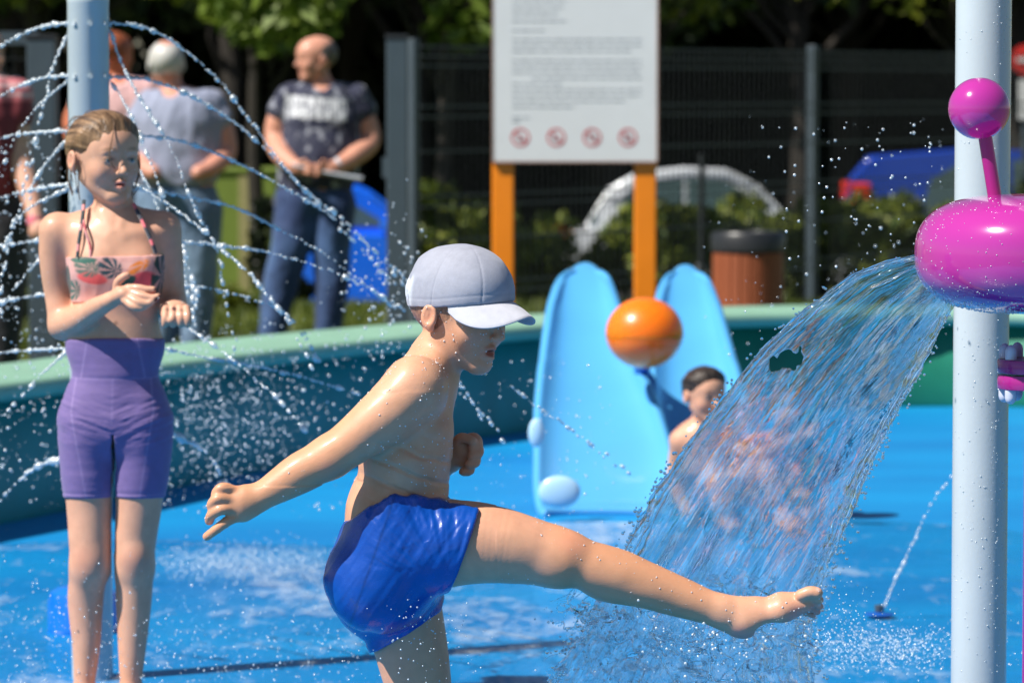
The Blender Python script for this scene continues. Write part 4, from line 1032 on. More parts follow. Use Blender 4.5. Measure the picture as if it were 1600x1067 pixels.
# web of torn water thrown up under the leg
nu2, nv2 = 300, 260
for sd_, (xa, xb, ya, yb, Yw, wth) in enumerate(((850,1290,905,1130,7.12,.20),(900,1270,925,1150,7.26,.15))):
    U = np.linspace(0,1,nu2)[:,None]*np.ones((1,nv2)); W_ = np.ones((nu2,1))*np.linspace(0,1,nv2)[None,:]
    wx_ = fbm(U*5, W_*4, oct=3, seed=51+sd_); wy_ = fbm(U*5+9, W_*4, oct=3, seed=53+sd_)
    n1 = np.abs(fbm(U*7+wx_*2.2, W_*4.5+wy_*2.2, oct=2, seed=55+sd_)); n2 = np.abs(fbm(U*12+wy_*3, W_*8+wx_*3, oct=2, seed=57+sd_))
    env = np.minimum(np.minimum(U,1-U)/.12,1)*np.minimum(W_/.10,1); env = np.clip(env,0,1)
    wd = (wth*(.55+.45*fbm(U*3,W_*3,oct=2,seed=59+sd_)+.25*W_))*env
    th_ = np.maximum(np.sqrt(np.clip(wd*.55-n1,0,1)), .8*np.sqrt(np.clip(wd*.34-n2,0,1)))*.022
    px_ = xa + (xb-xa)*U + 26*wx_ - 60*(1-W_)*0; py_ = ya + (yb-ya)*W_ + 30*wy_ - 26*np.sin(np.pi*U)
    Ym_ = Yw + .10*wx_ + .05*fbm(U*9, W_*7, oct=3, seed=61+sd_)
    H_ = []
    for sgn in (-1,1):
        Yq = Ym_ + sgn*th_*.5; uu = (px_-800)/FPX; vv = (533.5-py_)/FPX; dy = cp+sp_*vv; t = Yq/dy
        H_.append(np.stack([uu*t, Yq, CAMZ+(-sp_+cp*vv)*t], -1).reshape(-1,3))
    id_ = np.arange(nu2*nv2).reshape(nu2,nv2); q2 = np.stack([id_[:-1,:-1], id_[1:,:-1], id_[1:,1:], id_[:-1,1:]], -1).reshape(-1,4)
    cw = np.zeros((2*nu2*nv2,3)); cw[:,0] = np.tile((U*1.3+wx_*.2).ravel(),2); cw[:,1] = np.tile((W_*3+wy_*.6).ravel(),2)
    q2 = q2[(th_.ravel()[q2].max(1) > 1e-4) & (H_[0][q2][:,:,2].min(1) > .012)]
    E = np.concatenate([q2[:, [0,1]], q2[:, [1,2]], q2[:, [2,3]], q2[:, [3,0]]]); key = np.minimum(E[:,0],E[:,1]).astype(np.int64)*(nu2*nv2)+np.maximum(E[:,0],E[:,1])
    _, inv, cn = np.unique(key, return_inverse=True, return_counts=True); be = E[cn[inv] == 1]
    sq = np.stack([be[:,1], be[:,0], be[:,0]+nu2*nv2, be[:,1]+nu2*nv2], 1)
    tag(mesh_np('splash_web', np.concatenate(H_), np.concatenate([q2, q2[:,::-1]+nu2*nv2, sq]), M['web'], True, cw, parent=wf), kind='stuff')
tag(mb.build('splash_strands', M['clear'], wf, True), kind='stuff')
# fine spray from the toes and the disc
pts = []; rd = []
for i in range(520):
    k = rng.random()
    if k < .30: x, y, Y_ = 1282+abs(rng.normal())*50, 950+rng.normal()*34+12, 7.0+rng.normal()*.12; r = rng.uniform(.0006,.0018)
    elif k < .45: x, y, Y_ = rng.uniform(1220,1480), rng.uniform(190,420), 7.3+rng.random()*.9; r = rng.uniform(.001,.0036)
    elif k < .75: x, y, Y_ = rng.uniform(830,1290), rng.uniform(930,1067), 7.05+rng.normal()*.12; r = rng.uniform(.0008,.003)
    else: x, y, Y_ = 665+rng.normal()*55, rng.uniform(930,1067), 6.92-rng.random()*.1; r = rng.uniform(.0006,.0020)
    pts.append(P(x,y,Y_)); rd.append(r)
tag(drops('spray', pts, rd, M['drop'], 1), kind='stuff')

# ================================================================== JETS OF THE SPRAY POLE
JETS = [
 ('top jet arcing right past the bald man', [(174,36),(230,45),(281,73),(344,128),(375,168),(407,210),(433,247),(470,290),(520,340),(570,395),(620,445)], 10.6, .35),
 ('second jet arcing right across the grey shirt', [(172,121),(234,126),(302,152),(355,184),(386,207),(433,252),(480,300),(540,345),(600,410),(640,455)], 10.3, .6),
 ('third jet arcing right from beside the girl\'s forehead', [(172,214),(218,213),(271,218),(328,236),(376,257),(412,275),(454,299),(491,320),(549,362),(612,415),(643,446)], 10.0, .85),
 ('fourth jet arcing right at the grey-shirted man\'s belt', [(172,296),(218,297),(307,310),(370,325),(418,349),(465,373),(512,401),(549,430),(585,456),(622,488)], 9.9, .9),
 ('fifth jet running right over the jeans', [(172,378),(281,378),(360,386),(412,393),(465,407),(528,428),(580,451),(638,488)], 9.8, .9),
 ('low short jet right of the girl\'s elbow', [(172,440),(286,446),(344,454),(402,470),(444,488),(480,530),(500,570)], 9.8, .6),
 ('steep jet dropping right in front of the grey shirt', [(172,50),(192,105),(218,152),(255,210),(276,252),(292,294),(313,346),(344,388),(381,420),(407,451),(440,492),(462,530),(490,575)], 9.3, .5),
 ('jet descending right from the girl\'s shoulder to the rim', [(172,268),(229,299),(271,325),(313,357),(360,399),(397,436),(428,472),(465,514)], 9.4, .8),
 ('bright jet falling from the rim across the teal wall', [(200,440),(250,480),(300,516),(346,548),(382,576),(425,615),(453,644),(478,672)], 9.3, .8),
 ('flat jet crossing the teal wall towards the boy\'s arm', [(260,545),(320,558),(385,569),(442,581),(499,597),(563,617)], 9.9, .95),
 ('thin jet dropping beside the girl\'s hip', [(290,294),(318,350),(340,400),(352,455),(360,500),(372,560)], 9.6, .1),
 ('steep jet dropping from the second ring right of the girl\'s head', [(172,126),(195,162),(218,212),(242,272),(264,330),(286,390),(303,446),(312,490)], 9.3, .5),
 ('short jet dropping from the third ring right of the girl\'s ear', [(172,218),(204,246),(232,292),(256,344),(277,398),(298,462),(312,524)], 9.3, .4),
 ('top jet arcing left out of the picture', [(106,36),(60,44),(20,62),(-15,82)], 9.9, .9),
 ('steep beaded jet left of the pole top', [(108,50),(92,82),(80,112),(72,150),(62,185),(52,230),(45,262),(38,300)], 9.4, .3),
 ('second jet arcing left', [(106,118),(60,124),(20,140),(-12,158)], 9.9, .9),
 ('long jet falling left from the second ring', [(106,126),(62,163),(30,205),(12,240),(-5,270)], 9.3, .6),
 ('third level jet to the left at the girl\'s hair', [(107,204),(60,207),(20,212),(-12,220)], 9.9, .95),
 ('jet falling left beside the girl\'s cheek', [(106,216),(70,258),(45,298),(28,335),(12,372),(-4,410)], 9.3, .7),
 ('fourth level jet to the left', [(107,288),(50,297),(-12,312)], 9.9, .95),
 ('jet falling left at the girl\'s shoulder', [(106,296),(62,316),(34,336),(16,372),(6,420),(-2,470)], 9.3, .6),
 ('fifth level jet to the left', [(105,374),(50,377),(-12,387)], 9.9, .9),
 ('jet falling left at the girl\'s elbow', [(100,385),(60,408),(30,442),(4,478),(-10,500)], 9.3, .7),
 ('low jet left of the girl\'s elbow', [(110,456),(50,463),(-12,473)], 9.9, .8),
 ('lowest flat jet at the left, level with the rim', [(110,544),(50,547),(-12,552)], 9.9, .95),
 ('broken jet falling over the teal wall at the left', [(105,548),(60,590),(28,628),(-8,662)], 9.3, .5),
]
rng = np.random.default_rng(17)
def make_jet(label, pix, Yend, solid_, m=None, w0=.0049, cat='water jet', group='water jets of the spray pole', Y0=None):
    n = len(pix); Y0 = Yl if Y0 is None else Y0
    W = [P(x, y, Y0 + (Yend-Y0)*i/(n-1)) for i, (x, y) in enumerate(pix)]
    W = spline(W, 12); seg = [0]
    for i in range(1, len(W)): seg.append(seg[-1] + (W[i]-W[i-1]).length)
    T = seg[-1]; pts = []; rd = []; st = []; s = 0
    while s < T:
        i = min(len(W)-2, int(np.searchsorted(seg, s, 'right'))-1); i = max(i,0); f = (s-seg[i])/max(1e-6, seg[i+1]-seg[i])
        p = W[i].lerp(W[i+1], f); t = s/T; d = (W[i+1]-W[i]).normalized()
        wob = .0012 + .006*max(0, t-solid_)
        rr = w0*rng.uniform(.45,1.0)*(1+.5*max(0,t-solid_)) if rng.random() < .86 else w0*rng.uniform(1.0,2.0)
        pts.append(p + Vector(rng.normal(size=3)*wob)); rd.append(rr*(.8 if t < solid_ else 1)); st.append(d)
        gap = w0*.85 if t < solid_*.55 else w0*rng.uniform(1.2, 3.0 + 7.5*max(0, t-solid_*.55))
        s += gap
    V0, F0 = ico_np(1)
    o = drops('water_jet', pts, rd, M['drop'], 1, st, loc=W[0]); return tag(o, label, cat, group)
for lb, pix, Ye, so_ in JETS: make_jet(lb, pix, Ye, so_)
# floor jet at the right
gj = wall_pt(1374, 965); 
o = make_jet('thin slanting jet rising from the floor nozzle left of the thick pole', [(1374,965),(1395,915),(1420,862),(1448,800),(1472,762),(1490,742),(1502,728)], gj.y-.1, .7, w0=.0052, group='floor jets', Y0=gj.y)
nzz = empty('floor_nozzle', gj, 'small dark round nozzle plate in the wet floor at the foot of the slanting jet', 'nozzle')
MB().lathe([(.0,0.010),(.040,.010),(.040,.012),(.016,.015),(.001,.020)][1:], (gj.x,gj.y,0), 28).build('plate', M['slide_dark'], nzz, True)
MB().lathe([(.012,.018),(.014,.034),(.006,.036)], (gj.x,gj.y,0), 16).build('spout', M['post_grey'], nzz, True)
# low blue dome behind the girl's legs
g = wall_pt(130, 985); bd = empty('blue_ground_spray', (g.x,g.y,0), 'low round blue ground spray housing behind the girl\'s calves', 'water feature')
M['nozzle_blue'] = mat('nozzle_blue', (.005,.17,.62), .35, coat=.4)
rr = 56/S(g.y); MB().lathe([(rr,0.0),(rr,rr*.85),(rr*.93,rr*1.12),(rr*.7,rr*1.25),(rr*.3,rr*1.3),(.002,rr*1.31)], (g.x,g.y,0), 40).build('housing', M['nozzle_blue'], bd, True)
MB().lathe([(.02,rr*1.3),(.02,rr*1.3+.02),(.008,rr*1.3+.022)], (g.x,g.y,0), 20).build('spout', M['post_grey'], bd, True)

# ================================================================== SPRAY CLOUDS
def cloud(name, n, fx, rlo, rhi, seed, m=None, sub=1):
    rg = np.random.default_rng(seed); pts = []; rd = []; k = 0
    while k < n:
        x, y, Y_ = fx(rg); p = P(x, y, Y_)
        if p.z < .012: continue
        pts.append(p); rd.append(rlo + (rhi-rlo)*rg.random()**2.2); k += 1
    return tag(drops(name, pts, rd, m or M['drop'], sub), kind='stuff')
# mist where the jets land in front of the teal wall
cloud('spray', 1500, lambda g: (350+g.normal()*78, 650+g.normal()*66, 10.0+g.random()*1.9), .0007, .0046, 1)
cloud('spray', 500, lambda g: (g.uniform(0,620), g.uniform(500,800), 9.6+g.random()*2.5), .001, .0050, 2)
cloud('spray', 420, lambda g: (g.uniform(0,130), g.uniform(200,760), 9.3+g.random()*1.5), .001, .0050, 3)
cloud('spray', 260, lambda g: (600+g.normal()*40, 470+g.normal()*60, 9.8+g.random()*.8), .001, .0050, 4)
cloud('spray', 260, lambda g: (g.uniform(690,960), g.uniform(560,900), 8.6+g.random()*3), .001, .0040, 5)
cloud('spray', 4200, lambda g: (385+g.normal()*85, 888+g.normal()*17, 11.2+g.random()*.8), .0006, .0030, 6)
cloud('spray', 1500, lambda g: (g.uniform(0,560), 1067-abs(g.normal())*80, 8.4+g.random()*2.2), .0006, .0030, 7)
cloud('spray', 2200, lambda g: (1370+g.normal()*90, 1012+g.normal()*20, 7.8+g.random()*1.2), .0006, .0028, 8)
cloud('spray', 130, lambda g: (g.uniform(1100,1480), g.uniform(180,560), 8.0+g.random()*2.5), .001, .0042, 9)
cloud('spray', 520, lambda g: (g.uniform(880,1270), 1010+g.normal()*40, 7.0+g.random()*.35), .0008, .0042, 10)
cloud('spray', 220, lambda g: (1100+g.normal()*90, 1000+g.normal()*25, 6.95+g.random()*.1), .0008, .0036, 11)
# chain of drops right of the boy's chin, running down to the wall foot
make_jet('chain of bright drops falling just right of the boy\'s chin', [(712,590),(725,610),(745,640),(765,662),(790,690)], 9.2, 0.0, w0=.0042, group='falling chains of drops', Y0=9)
make_jet('chain of drops crossing the left blue chute', [(800,604),(830,628),(860,650),(900,680),(935,705),(985,740)], 9.4, 0.0, w0=.0034, group='falling chains of drops', Y0=9.2)
# foaming jet behind the girl's hip and at the left edge
make_jet('foaming white jet falling to the floor right of the girl\'s shorts', [(262,672),(290,688),(315,700),(335,722),(352,755)], 9.8, .9, w0=.0072, group='foaming low jets', Y0=9.6)
make_jet('foaming white jet at the left edge beside the purple shorts', [(98,716),(60,728),(28,752),(-6,786)], 9.8, .9, w0=.0078, group='foaming low jets', Y0=9.6)
# ================================================================== PEOPLE
def skin_mat(name):
    m = mat(name, (1,1,1), .52, var=.05, scale=30, bump=.05, bscale=320, attr=True, sss=.07, spec=.40, rvar=.35, wet=.26)
    return m
M['skin'] = skin_mat('skin'); M['cloth'] = mat('printed_cloth', (1,1,1), .75, var=.08, scale=60, attr=True, bump=.10, bscale=500, sheen=.2)
M['lycra'] = mat('wet_lycra', (1,1,1), .27, var=.10, scale=40, attr=True, bump=.05, bscale=140, spec=.6)
M['hair'] = mat('hair', (1,1,1), .42, var=.35, scale=60, attr=True, stretch=(1,1,.12), bump=.35, bscale=220)
M['eye'] = mat('eyeball', (1,1,1), .12, var=.02, attr=True, coat=.6)
M['shoe'] = mat('shoe', (.03,.03,.035), .6)
def HM(fwd, up=(0,0,1), roll=0.0):
    """head frame: columns right(x), forward(y), up(z)"""
    f = Vector(fwd).normalized(); r = f.cross(Vector(up)).normalized(); u_ = r.cross(f).normalized()
    A = Matrix(((r.x,f.x,u_.x),(r.y,f.y,u_.y),(r.z,f.z,u_.z)))
    return A @ Matrix.Rotation(roll, 3, 'Y')
def head(c, Mh, H, open_=.014, squint=.012, smile=0, child=True, ear=True, noseh=1.0, jaww=1.0):
    L = lambda x, y, z: Vector(c) + Mh @ (Vector((x,y,z))*H)
    MM = np.array(Mh); E = lambda p, r, k, sub=False: ell(L(*p), tuple(q*H for q in r), MM, k*H, 'head', sub)
    C = lambda a, b, ra, rb, k, sub=False: cone(L(*a), L(*b), ra*H, rb*H, k*H, g='head', sub=sub)
    o = [E((0,-.06,.12),(.365,.455,.375),.05), E((0,.10,-.10),(.285,.285,.35),.10), E((0,.16,.15),(.275,.24,.24),.10)]
    for s in (-1,1):
        o += [C((s*.215*jaww,.0,-.20),(s*.06,.27,-.405),.085,.075,.09), E((s*.165,.235,-.13),(.11,.115,.12),.09)]
    o += [E((0,.285,-.405),(.085,.085,.075),.06), C((-.15,.335,.075),(.15,.335,.075),.045,.045,.07)]
    # eye sockets, bridge and nose
    for s in (-1,1): o.append(E((s*.145,.425,-.005),(.090,.06,.052),.06,True))
    n_ = noseh
    o += [C((0,.36,.03),(0,.43+.02*n_,-.11),.030,.036,.05), E((0,.435+.03*n_,-.135),(.042,.045,.038),.03)]
    for s in (-1,1): o += [E((s*.047,.415+.008*n_,-.15),(.028,.036,.026),.022), E((s*.024,.452+.012*n_,-.178),(.014,.022,.012),.010,True)]
    # lids round the eyeballs
    for s in (-1,1):
        o += [E((s*.142,.335,-.002),(.062,.055,.055),.02), E((s*.142,.392,-.006),(.050,.030,squint),.010,True)]
    # mouth
    zm = -.268
    o += [C((-.075,.355,zm+.012),(0,.392,zm+.024),.018,.026,.03), C((.075,.355,zm+.012),(0,.392,zm+.024),.018,.026,.03),
          C((-.062,.350,zm-.022-open_*.6),(.0,.382,zm-.032-open_),.022,.028,.03), C((.062,.350,zm-.022-open_*.6),(.0,.382,zm-.032-open_),.022,.028,.03),
          E((0,.395,zm-.003-open_*.4),(.062,.055,open_),.008,True)]
    if ear:
        for s in (-1,1):
            o += [E((s*.376,-.050,-.03),(.038,.085,.115),.016), E((s*.362,-.030,-.125),(.022,.038,.045),.02),
                  E((s*.412,-.036,-.020),(.032,.050,.074),.010,True), E((s*.378,-.062,-.015),(.018,.018,.055),.012), E((s*.382,.012,-.055),(.016,.016,.03),.012)]
    return o, L
def head_tint(V, c, Mh, H, col, lips=(.50,.16,.13), blush=.12, brow=(.16,.09,.05), sq=.012):
    q = ((V - np.array(c)) @ np.array(Mh))/H        # local coordinates
    x, y, z = np.abs(q[:,0]), q[:,1], q[:,2]
    near = (np.abs(q) < .62).all(1)
    a = near*np.exp(-((x-.2)/.09)**2 - ((z+.14)/.08)**2)*(y > .1)*blush; col = lerp3(col, (.62,.22,.17), a) if False else col*(1-a[:,None]) + np.array((.64,.24,.18))*a[:,None]
    a = near*np.exp(-(x/.075)**4 - ((z+.272)/.042)**4)*(y > .30)*.75; col = col*(1-a[:,None]) + np.array(lips)*a[:,None]
    a = near*np.exp(-(x/.055)**4 - ((z+.272)/.012)**4)*(y > .25)*(y<.372)*.8; col = col*(1-a[:,None]) + np.array((.10,.02,.02))*a[:,None]
    a = near*np.exp(-((x-.15)/.078)**4 - ((z-.088-.03*np.cos((x-.13)*12))/.018)**2)*(y > .2)*.75; col = col*(1-a[:,None]) + np.array(brow)*a[:,None]
    a = near*np.exp(-((x-.142)/.066)**4 - ((z-.004)/(sq+.014))**4)*(y > .28)*.8; col = col*(1-a[:,None]) + np.array((.13,.07,.05))*a[:,None]
    a = near*np.exp(-((x-.37)/.05)**2 - ((z+.04)/.1)**2)*(y < .08)*(y > -.2)*.35; col = col*(1-a[:,None]) + np.array((.62,.22,.15))*a[:,None]
    return col
def eyes(c, Mh, H, parent, iris=(.10,.13,.14), look=(0,1,0)):
    for s in (-1,1):
        ec = Vector(c) + Mh @ (Vector((s*.142,.340,-.004))*H); V0, F0 = ico_np(4); r = .050*H
        V = V0*r + np.array(ec); d = (V0 @ np.array(Mh))@np.array(Vector(look).normalized())
        col = np.where((d > .80)[:,None], np.array(iris), np.array((.36,.31,.28))); col = np.where((d > .965)[:,None], np.array((.01,.01,.01)), col)
        mesh_np('eye', V, F0, M['eye'], True, col, parent)
def skin_col(V, base, seed=1, rosy=(.62,.27,.19), amt=.30):
    n = fbm(V[:,0]*9, V[:,1]*9, V[:,2]*9, oct=3, seed=seed); t = np.clip(n*.9+.35, 0, 1)*amt
    c = lerp3(base, rosy, t); m_ = fbm(V[:,0]*70, V[:,1]*70, V[:,2]*70, oct=3, seed=seed+3); return c*(1+.09*m_)[:,None]
def spots(V, col, pts, r, c, a=1.0):
    for p in pts:
        d = np.linalg.norm(V-np.array(p), axis=1); w_ = (np.exp(-(d/r)**4)*a)[:,None]; col = col*(1-w_)+np.array(c)*w_
    return col
def XZ(x, z, Y):
    """array world x, z at distance Y -> photograph pixels (used only to lay out hems)"""
    d = Y*cp - (z-CAMZ)*sp_; vv = (Y*sp_ + (z-CAMZ)*cp)/d
    return 800 + x/d*FPX, 533.5 - vv*FPX

# ------------------------------------------------------------------ KICKING BOY
Y0 = 7.0; s0 = S(Y0)
J = lambda px, py, dy=0.0: P(px, py, Y0+dy)
r_ = lambda q: q/s0
boy = empty('person', (J(640,1000).x, Y0, 0), 'boy in light grey cap and blue swim shorts kicking one leg up at falling water', 'person')
yN = (0,1,0); T = []
T += [cone(J(606,905), J(617,800), r_(74), r_(70), .03, yN, .70, 'pelvis'), cone(J(617,800), J(637,705), r_(68), r_(62), .04, yN, .64, 'torso'),
      cone(J(637,705), J(650,632), r_(62), r_(54), .04, yN, .56, 'torso'), ell(J(650,765), (r_(44),.085,r_(52)), None, .03, 'torso'),
      ell(J(665,672,-.055), (r_(40),.055,r_(38)), None, .03, 'torso'), ell(J(600,690,-.05), (r_(34),.06,r_(60)), None, .03, 'torso'),
      ell(J(586,905,-.06), r_(72), None, .03, 'pelvis'), ell(J(592,925,.06), r_(68), None, .03, 'pelvis')]
T += [cone(J(655,612), J(678,565), r_(52), r_(40), .03, yN, .72, 'neck'), cone(J(672,585,-.0), J(700,520,-.0), r_(37), r_(35), .025, g='neck'),
      cone(J(668,598), J(650,604,-.11), r_(34), r_(44), .03, g='sh'), cone(J(668,598), J(672,610,.11), r_(34), r_(40), .03, g='sh')]
# right arm thrown back (towards the camera side)
T += chain([(J(648,608,-.115), r_(49)), (J(600,650,-.135), r_(43)), (J(545,694,-.14), r_(35.5)), (J(515,714,-.14), r_(32.5))], .02, g='arm')
T += chain([(J(515,714,-.14), r_(32.5)), (J(470,738,-.145), r_(32)), (J(425,765,-.15), r_(24.5)), (J(398,780,-.152), r_(20.5))], .015, g='arm')
nb = (0,1,0)
T += [cone(J(398,779,-.152), J(376,788,-.155), r_(21.5), r_(27), .012, nb, 1.25, 'hand'), cone(J(380,784,-.155), J(362,783,-.155), r_(26), r_(21), .012, nb, 1.25, 'hand')]
def finger(pts, r0, r1, g='hand', k=.004): 
    n = len(pts); return chain([(p, r0+(r1-r0)*i/(n-1)) for i, p in enumerate(pts)], k, g=g)
T += finger([J(368,768,-.160), J(349,762,-.170), J(338,772,-.166), J(344,784,-.150)], r_(9.5), r_(8))
T += finger([J(362,781,-.168), J(341,779,-.176), J(331,790,-.168), J(340,799,-.150)], r_(9.5), r_(8))
T += finger([J(365,795,-.168), J(345,796,-.178), J(331,804,-.170), J(327,813,-.158)], r_(9.5), r_(7.5))
T += finger([J(376,804,-.162), J(357,813,-.170), J(339,826,-.168), J(323,838,-.162)], r_(9), r_(6.8))
T += finger([J(384,798,-.140), J(364,790,-.128), J(350,792,-.126)], r_(10), r_(8))
# left arm, its fist ahead of the chest
T += chain([(J(672,612,.125), r_(42)), (J(650,670,.17), r_(36)), (J(638,728,.17), r_(31)), (J(672,732,.13), r_(28)), (J(702,716,.10), r_(21))], .015, g='arm')
T += [cone(J(702,716,.10), J(724,704,.085), r_(20), r_(22), .01, nb, 1.1, 'hand')]
T += finger([J(722,690,.085), J(740,684,.075), J(747,692,.062), J(739,700,.056)], r_(9), r_(8))
T += finger([J(726,700,.082), J(744,697,.070), J(748,707,.058), J(738,712,.052)], r_(9), r_(8))
T += finger([J(724,712,.080), J(741,712,.068), J(743,722,.057), J(733,725,.052)], r_(8.5), r_(7.5))
T += finger([J(718,722,.080), J(733,727,.070), J(733,736,.060), J(724,737,.056)], r_(8), r_(7))
T += finger([J(712,694,.080), J(722,684,.062), J(738,688,.050)], r_(9), r_(7.5))
# kicking leg
T += chain([(J(628,862,-.065), r_(76)), (J(690,850,-.075), r_(69)), (J(750,848,-.08), r_(63)), (J(815,858,-.085), r_(54)), (J(872,872,-.09), r_(44))], .02, g='thigh')
T += chain([(J(872,872,-.09), r_(44)), (J(905,879,-.09), r_(39.5)), (J(950,894,-.09), r_(41)), (J(1000,911,-.09), r_(37.5)), (J(1060,932,-.092), r_(31)), (J(1128,955,-.095), r_(24.5))], .02, g='calf')
T += [ell(J(893,862,-.098), (r_(28),r_(24),r_(22)), None, .02, 'calf'), ell(J(965,912,-.08), (r_(52),r_(30),r_(25)), None, .02, 'calf')]
fN = (.15,1,.35)
T += [ell(J(1158,970,-.095), (r_(30),r_(26),r_(27)), None, .015, 'foot'), cone(J(1132,955,-.095), J(1178,956,-.095), r_(25), r_(24), .015, g='foot'),
      cone(J(1170,966,-.095), J(1222,950,-.10), r_(25), r_(21), .015, fN, .80, 'foot'), cone(J(1222,948,-.10), J(1256,940,-.10), r_(22), r_(17), .012, fN, .80, 'foot')]
T += [ell(J(1195,975,-.085), (r_(34),r_(26),r_(10)), None, .02, 'foot', True)]
toes = [((1252,930,-.118),(1266,925,-.122),(1277,926,-.124),9.5),((1256,937,-.112),(1272,933,-.114),(1281,937,-.112),7.2),((1256,943,-.104),(1273,942,-.104),(1281,947,-.102),6.8),
        ((1254,949,-.094),(1270,951,-.093),(1277,955,-.092),6.4),((1250,955,-.084),(1264,958,-.082),(1270,961,-.082),6.0)]
for a, b, c_, rr in toes: T += finger([J(*a), J(*b), J(*c_)], r_(rr), r_(rr*.95), 'foot', .003)
# standing leg down to the floor
T += chain([(J(612,905,.06), r_(72)), (J(630,960,.06), r_(63)), (J(648,1040,.06), r_(56)), (J(662,1120,.06), r_(47)), (J(662,1160,.06), r_(43))], .02, g='thighL')
T += chain([(J(662,1160,.06), r_(43)), (J(652,1215,.065), r_(42)), (J(640,1300,.07), r_(31)), (Vector((J(636,1350,.07).x,Y0+.07,.075)), r_(26))], .02, g='calfL')
hx = J(640,1380,.07).x; T += [cone((hx-.02,Y0+.07,.034), (hx+.11,Y0+.05,.026), .034, .026, .02, (0,1,0), .75, 'footL'), ell((hx-.025,Y0+.07,.036), (.036,.032,.036), None, .02, 'footL')]
for k, (dx, dy, rr) in enumerate(((.145,.022,.013),(.150,.036,.010),(.147,.050,.009),(.142,.062,.009),(.134,.074,.008))): T += [cone((hx+.10,Y0+dy+.005,.018), (hx+dx,Y0+dy,.0+rr+.001), .014, rr, .006, g='footL')]
bh = .205; a_ = R(36); fw = Vector((math.cos(a_), -math.sin(a_), 0)); ph = R(9); fw = (fw*math.cos(ph) + Vector((0,0,-math.sin(ph)))).normalized()
bMh = HM(fw); bc_ = J(719,488,-.0)
hp, bL = head(bc_, bMh, bh, open_=.026, squint=.010, noseh=.7)
T += hp
zz = lambda py: P(700, py, Y0).z
axB = (axis(J(315,0).x, J(1295,0).x, .0042, [(J(315,0).x, J(412,0).x, .0021), (J(655,0).x, J(800,0).x, .0019), (J(1135,0).x, J(1295,0).x, .0022)]),
       axis(Y0-.215, Y0+.24, .0045, [(Y0-.20, Y0-.07, .0023), (Y0-.07, Y0+.115, .0032)]),
       axis(-.004, zz(372), .0044, [(zz(1005), zz(905), .0022), (zz(845), zz(672), .0022), (zz(590), zz(440), .0019), (-.004,.06,.0035)]))
SK = (.66,.345,.21)
def boy_col(V, N):
    c = skin_col(V, SK, 3); c = head_tint(V, bc_, bMh, bh, c, lips=(.50,.15,.12), blush=.25, sq=.010)
    tan = np.clip((V[:,0]-J(840,0).x)/.05, 0, 1)*np.clip((J(1130,0).x-V[:,0])/.05, 0, 1); c = c*(1-.55*tan[:,None]) + np.array((.60,.27,.13))*(.55*tan[:,None])
    arm = np.clip((J(600,0).x-V[:,0])/.08, 0, 1)*(V[:,1] < Y0-.09)*(V[:,2] > .6); c = c*(1-.45*arm[:,None]) + np.array((.60,.27,.13))*(.45*arm[:,None])
    c = spots(V, c, [J(706,683,-.045)], .007, (.35,.13,.10), .8)
    c = spots(V, c, [J(1160,992,-.11), J(1245,965,-.12), J(1270,955,-.1)], .024, (.74,.27,.22), .75)
    c = spots(V, c, [J(346,766,-.17), J(336,790,-.17)], .010, (.62,.28,.2), .4)
    c = spots(V, c, [J(1278,921,-.130), J(1282,933,-.124), J(1282,945,-.112)], .0045, (.78,.50,.42), .7)
    c = spots(V, c, [J(893,850,-.12)], .030, (.66,.27,.17), .5); c = spots(V, c, [J(515,735,-.17)], .022, (.62,.25,.16), .5)
    hl = ((V-np.array(bc_))@np.array(bMh))/bh    # cropped hair at nape and temple
    m_ = (hl[:,2] > -.16 - .0*hl[:,1]) & (hl[:,2] > -.22+ .9*np.maximum(0, hl[:,1]+.10)) & (np.abs(hl) < .6).all(1) & (hl[:,1] < .13) & ~((np.abs(hl[:,0]) > .355) & (hl[:,1] > -.15))
    t = m_*np.clip(.6+.3*vnoise(V[:,0]*900, V[:,1]*900, V[:,2]*300), 0, 1); c = c*(1-t[:,None]) + np.array((.10,.055,.03))*t[:,None]
    return c
def boy_disp(V, N):
    # creases across the compressed flank, ribs under the arm
    px, py = XZ(V[:,0], V[:,2], Y0); reg = np.exp(-((px-645)/62)**4 - ((py-735)/55)**4)*(V[:,1] < Y0+.02)
    ang = (py-720) - .38*(px-640) + 5*fbm(px/30, py/30, seed=3); w1 = -np.maximum(0, np.sin(ang/5.2))**3*.0036
    reg2 = np.exp(-((px-660)/45)**4 - ((py-680)/32)**4)*(V[:,1] < Y0); w2 = np.sin((py+.15*px)/8.5)*.0019
    mus = fbm(V[:,0]*14, V[:,1]*14, V[:,2]*14, oct=2, seed=5)*.0026*(V[:,2] < zz(600))
    return reg*w1 + reg2*w2 + mus*(py < 745)*1.0 + mus*(px > 775)*(py >= 745)
body = solid('body', T, axB, M['skin'], boy, boy_col, disp=boy_disp, it=3)
eyes(bc_, bMh, bh, boy, look=(0,1,-.25))
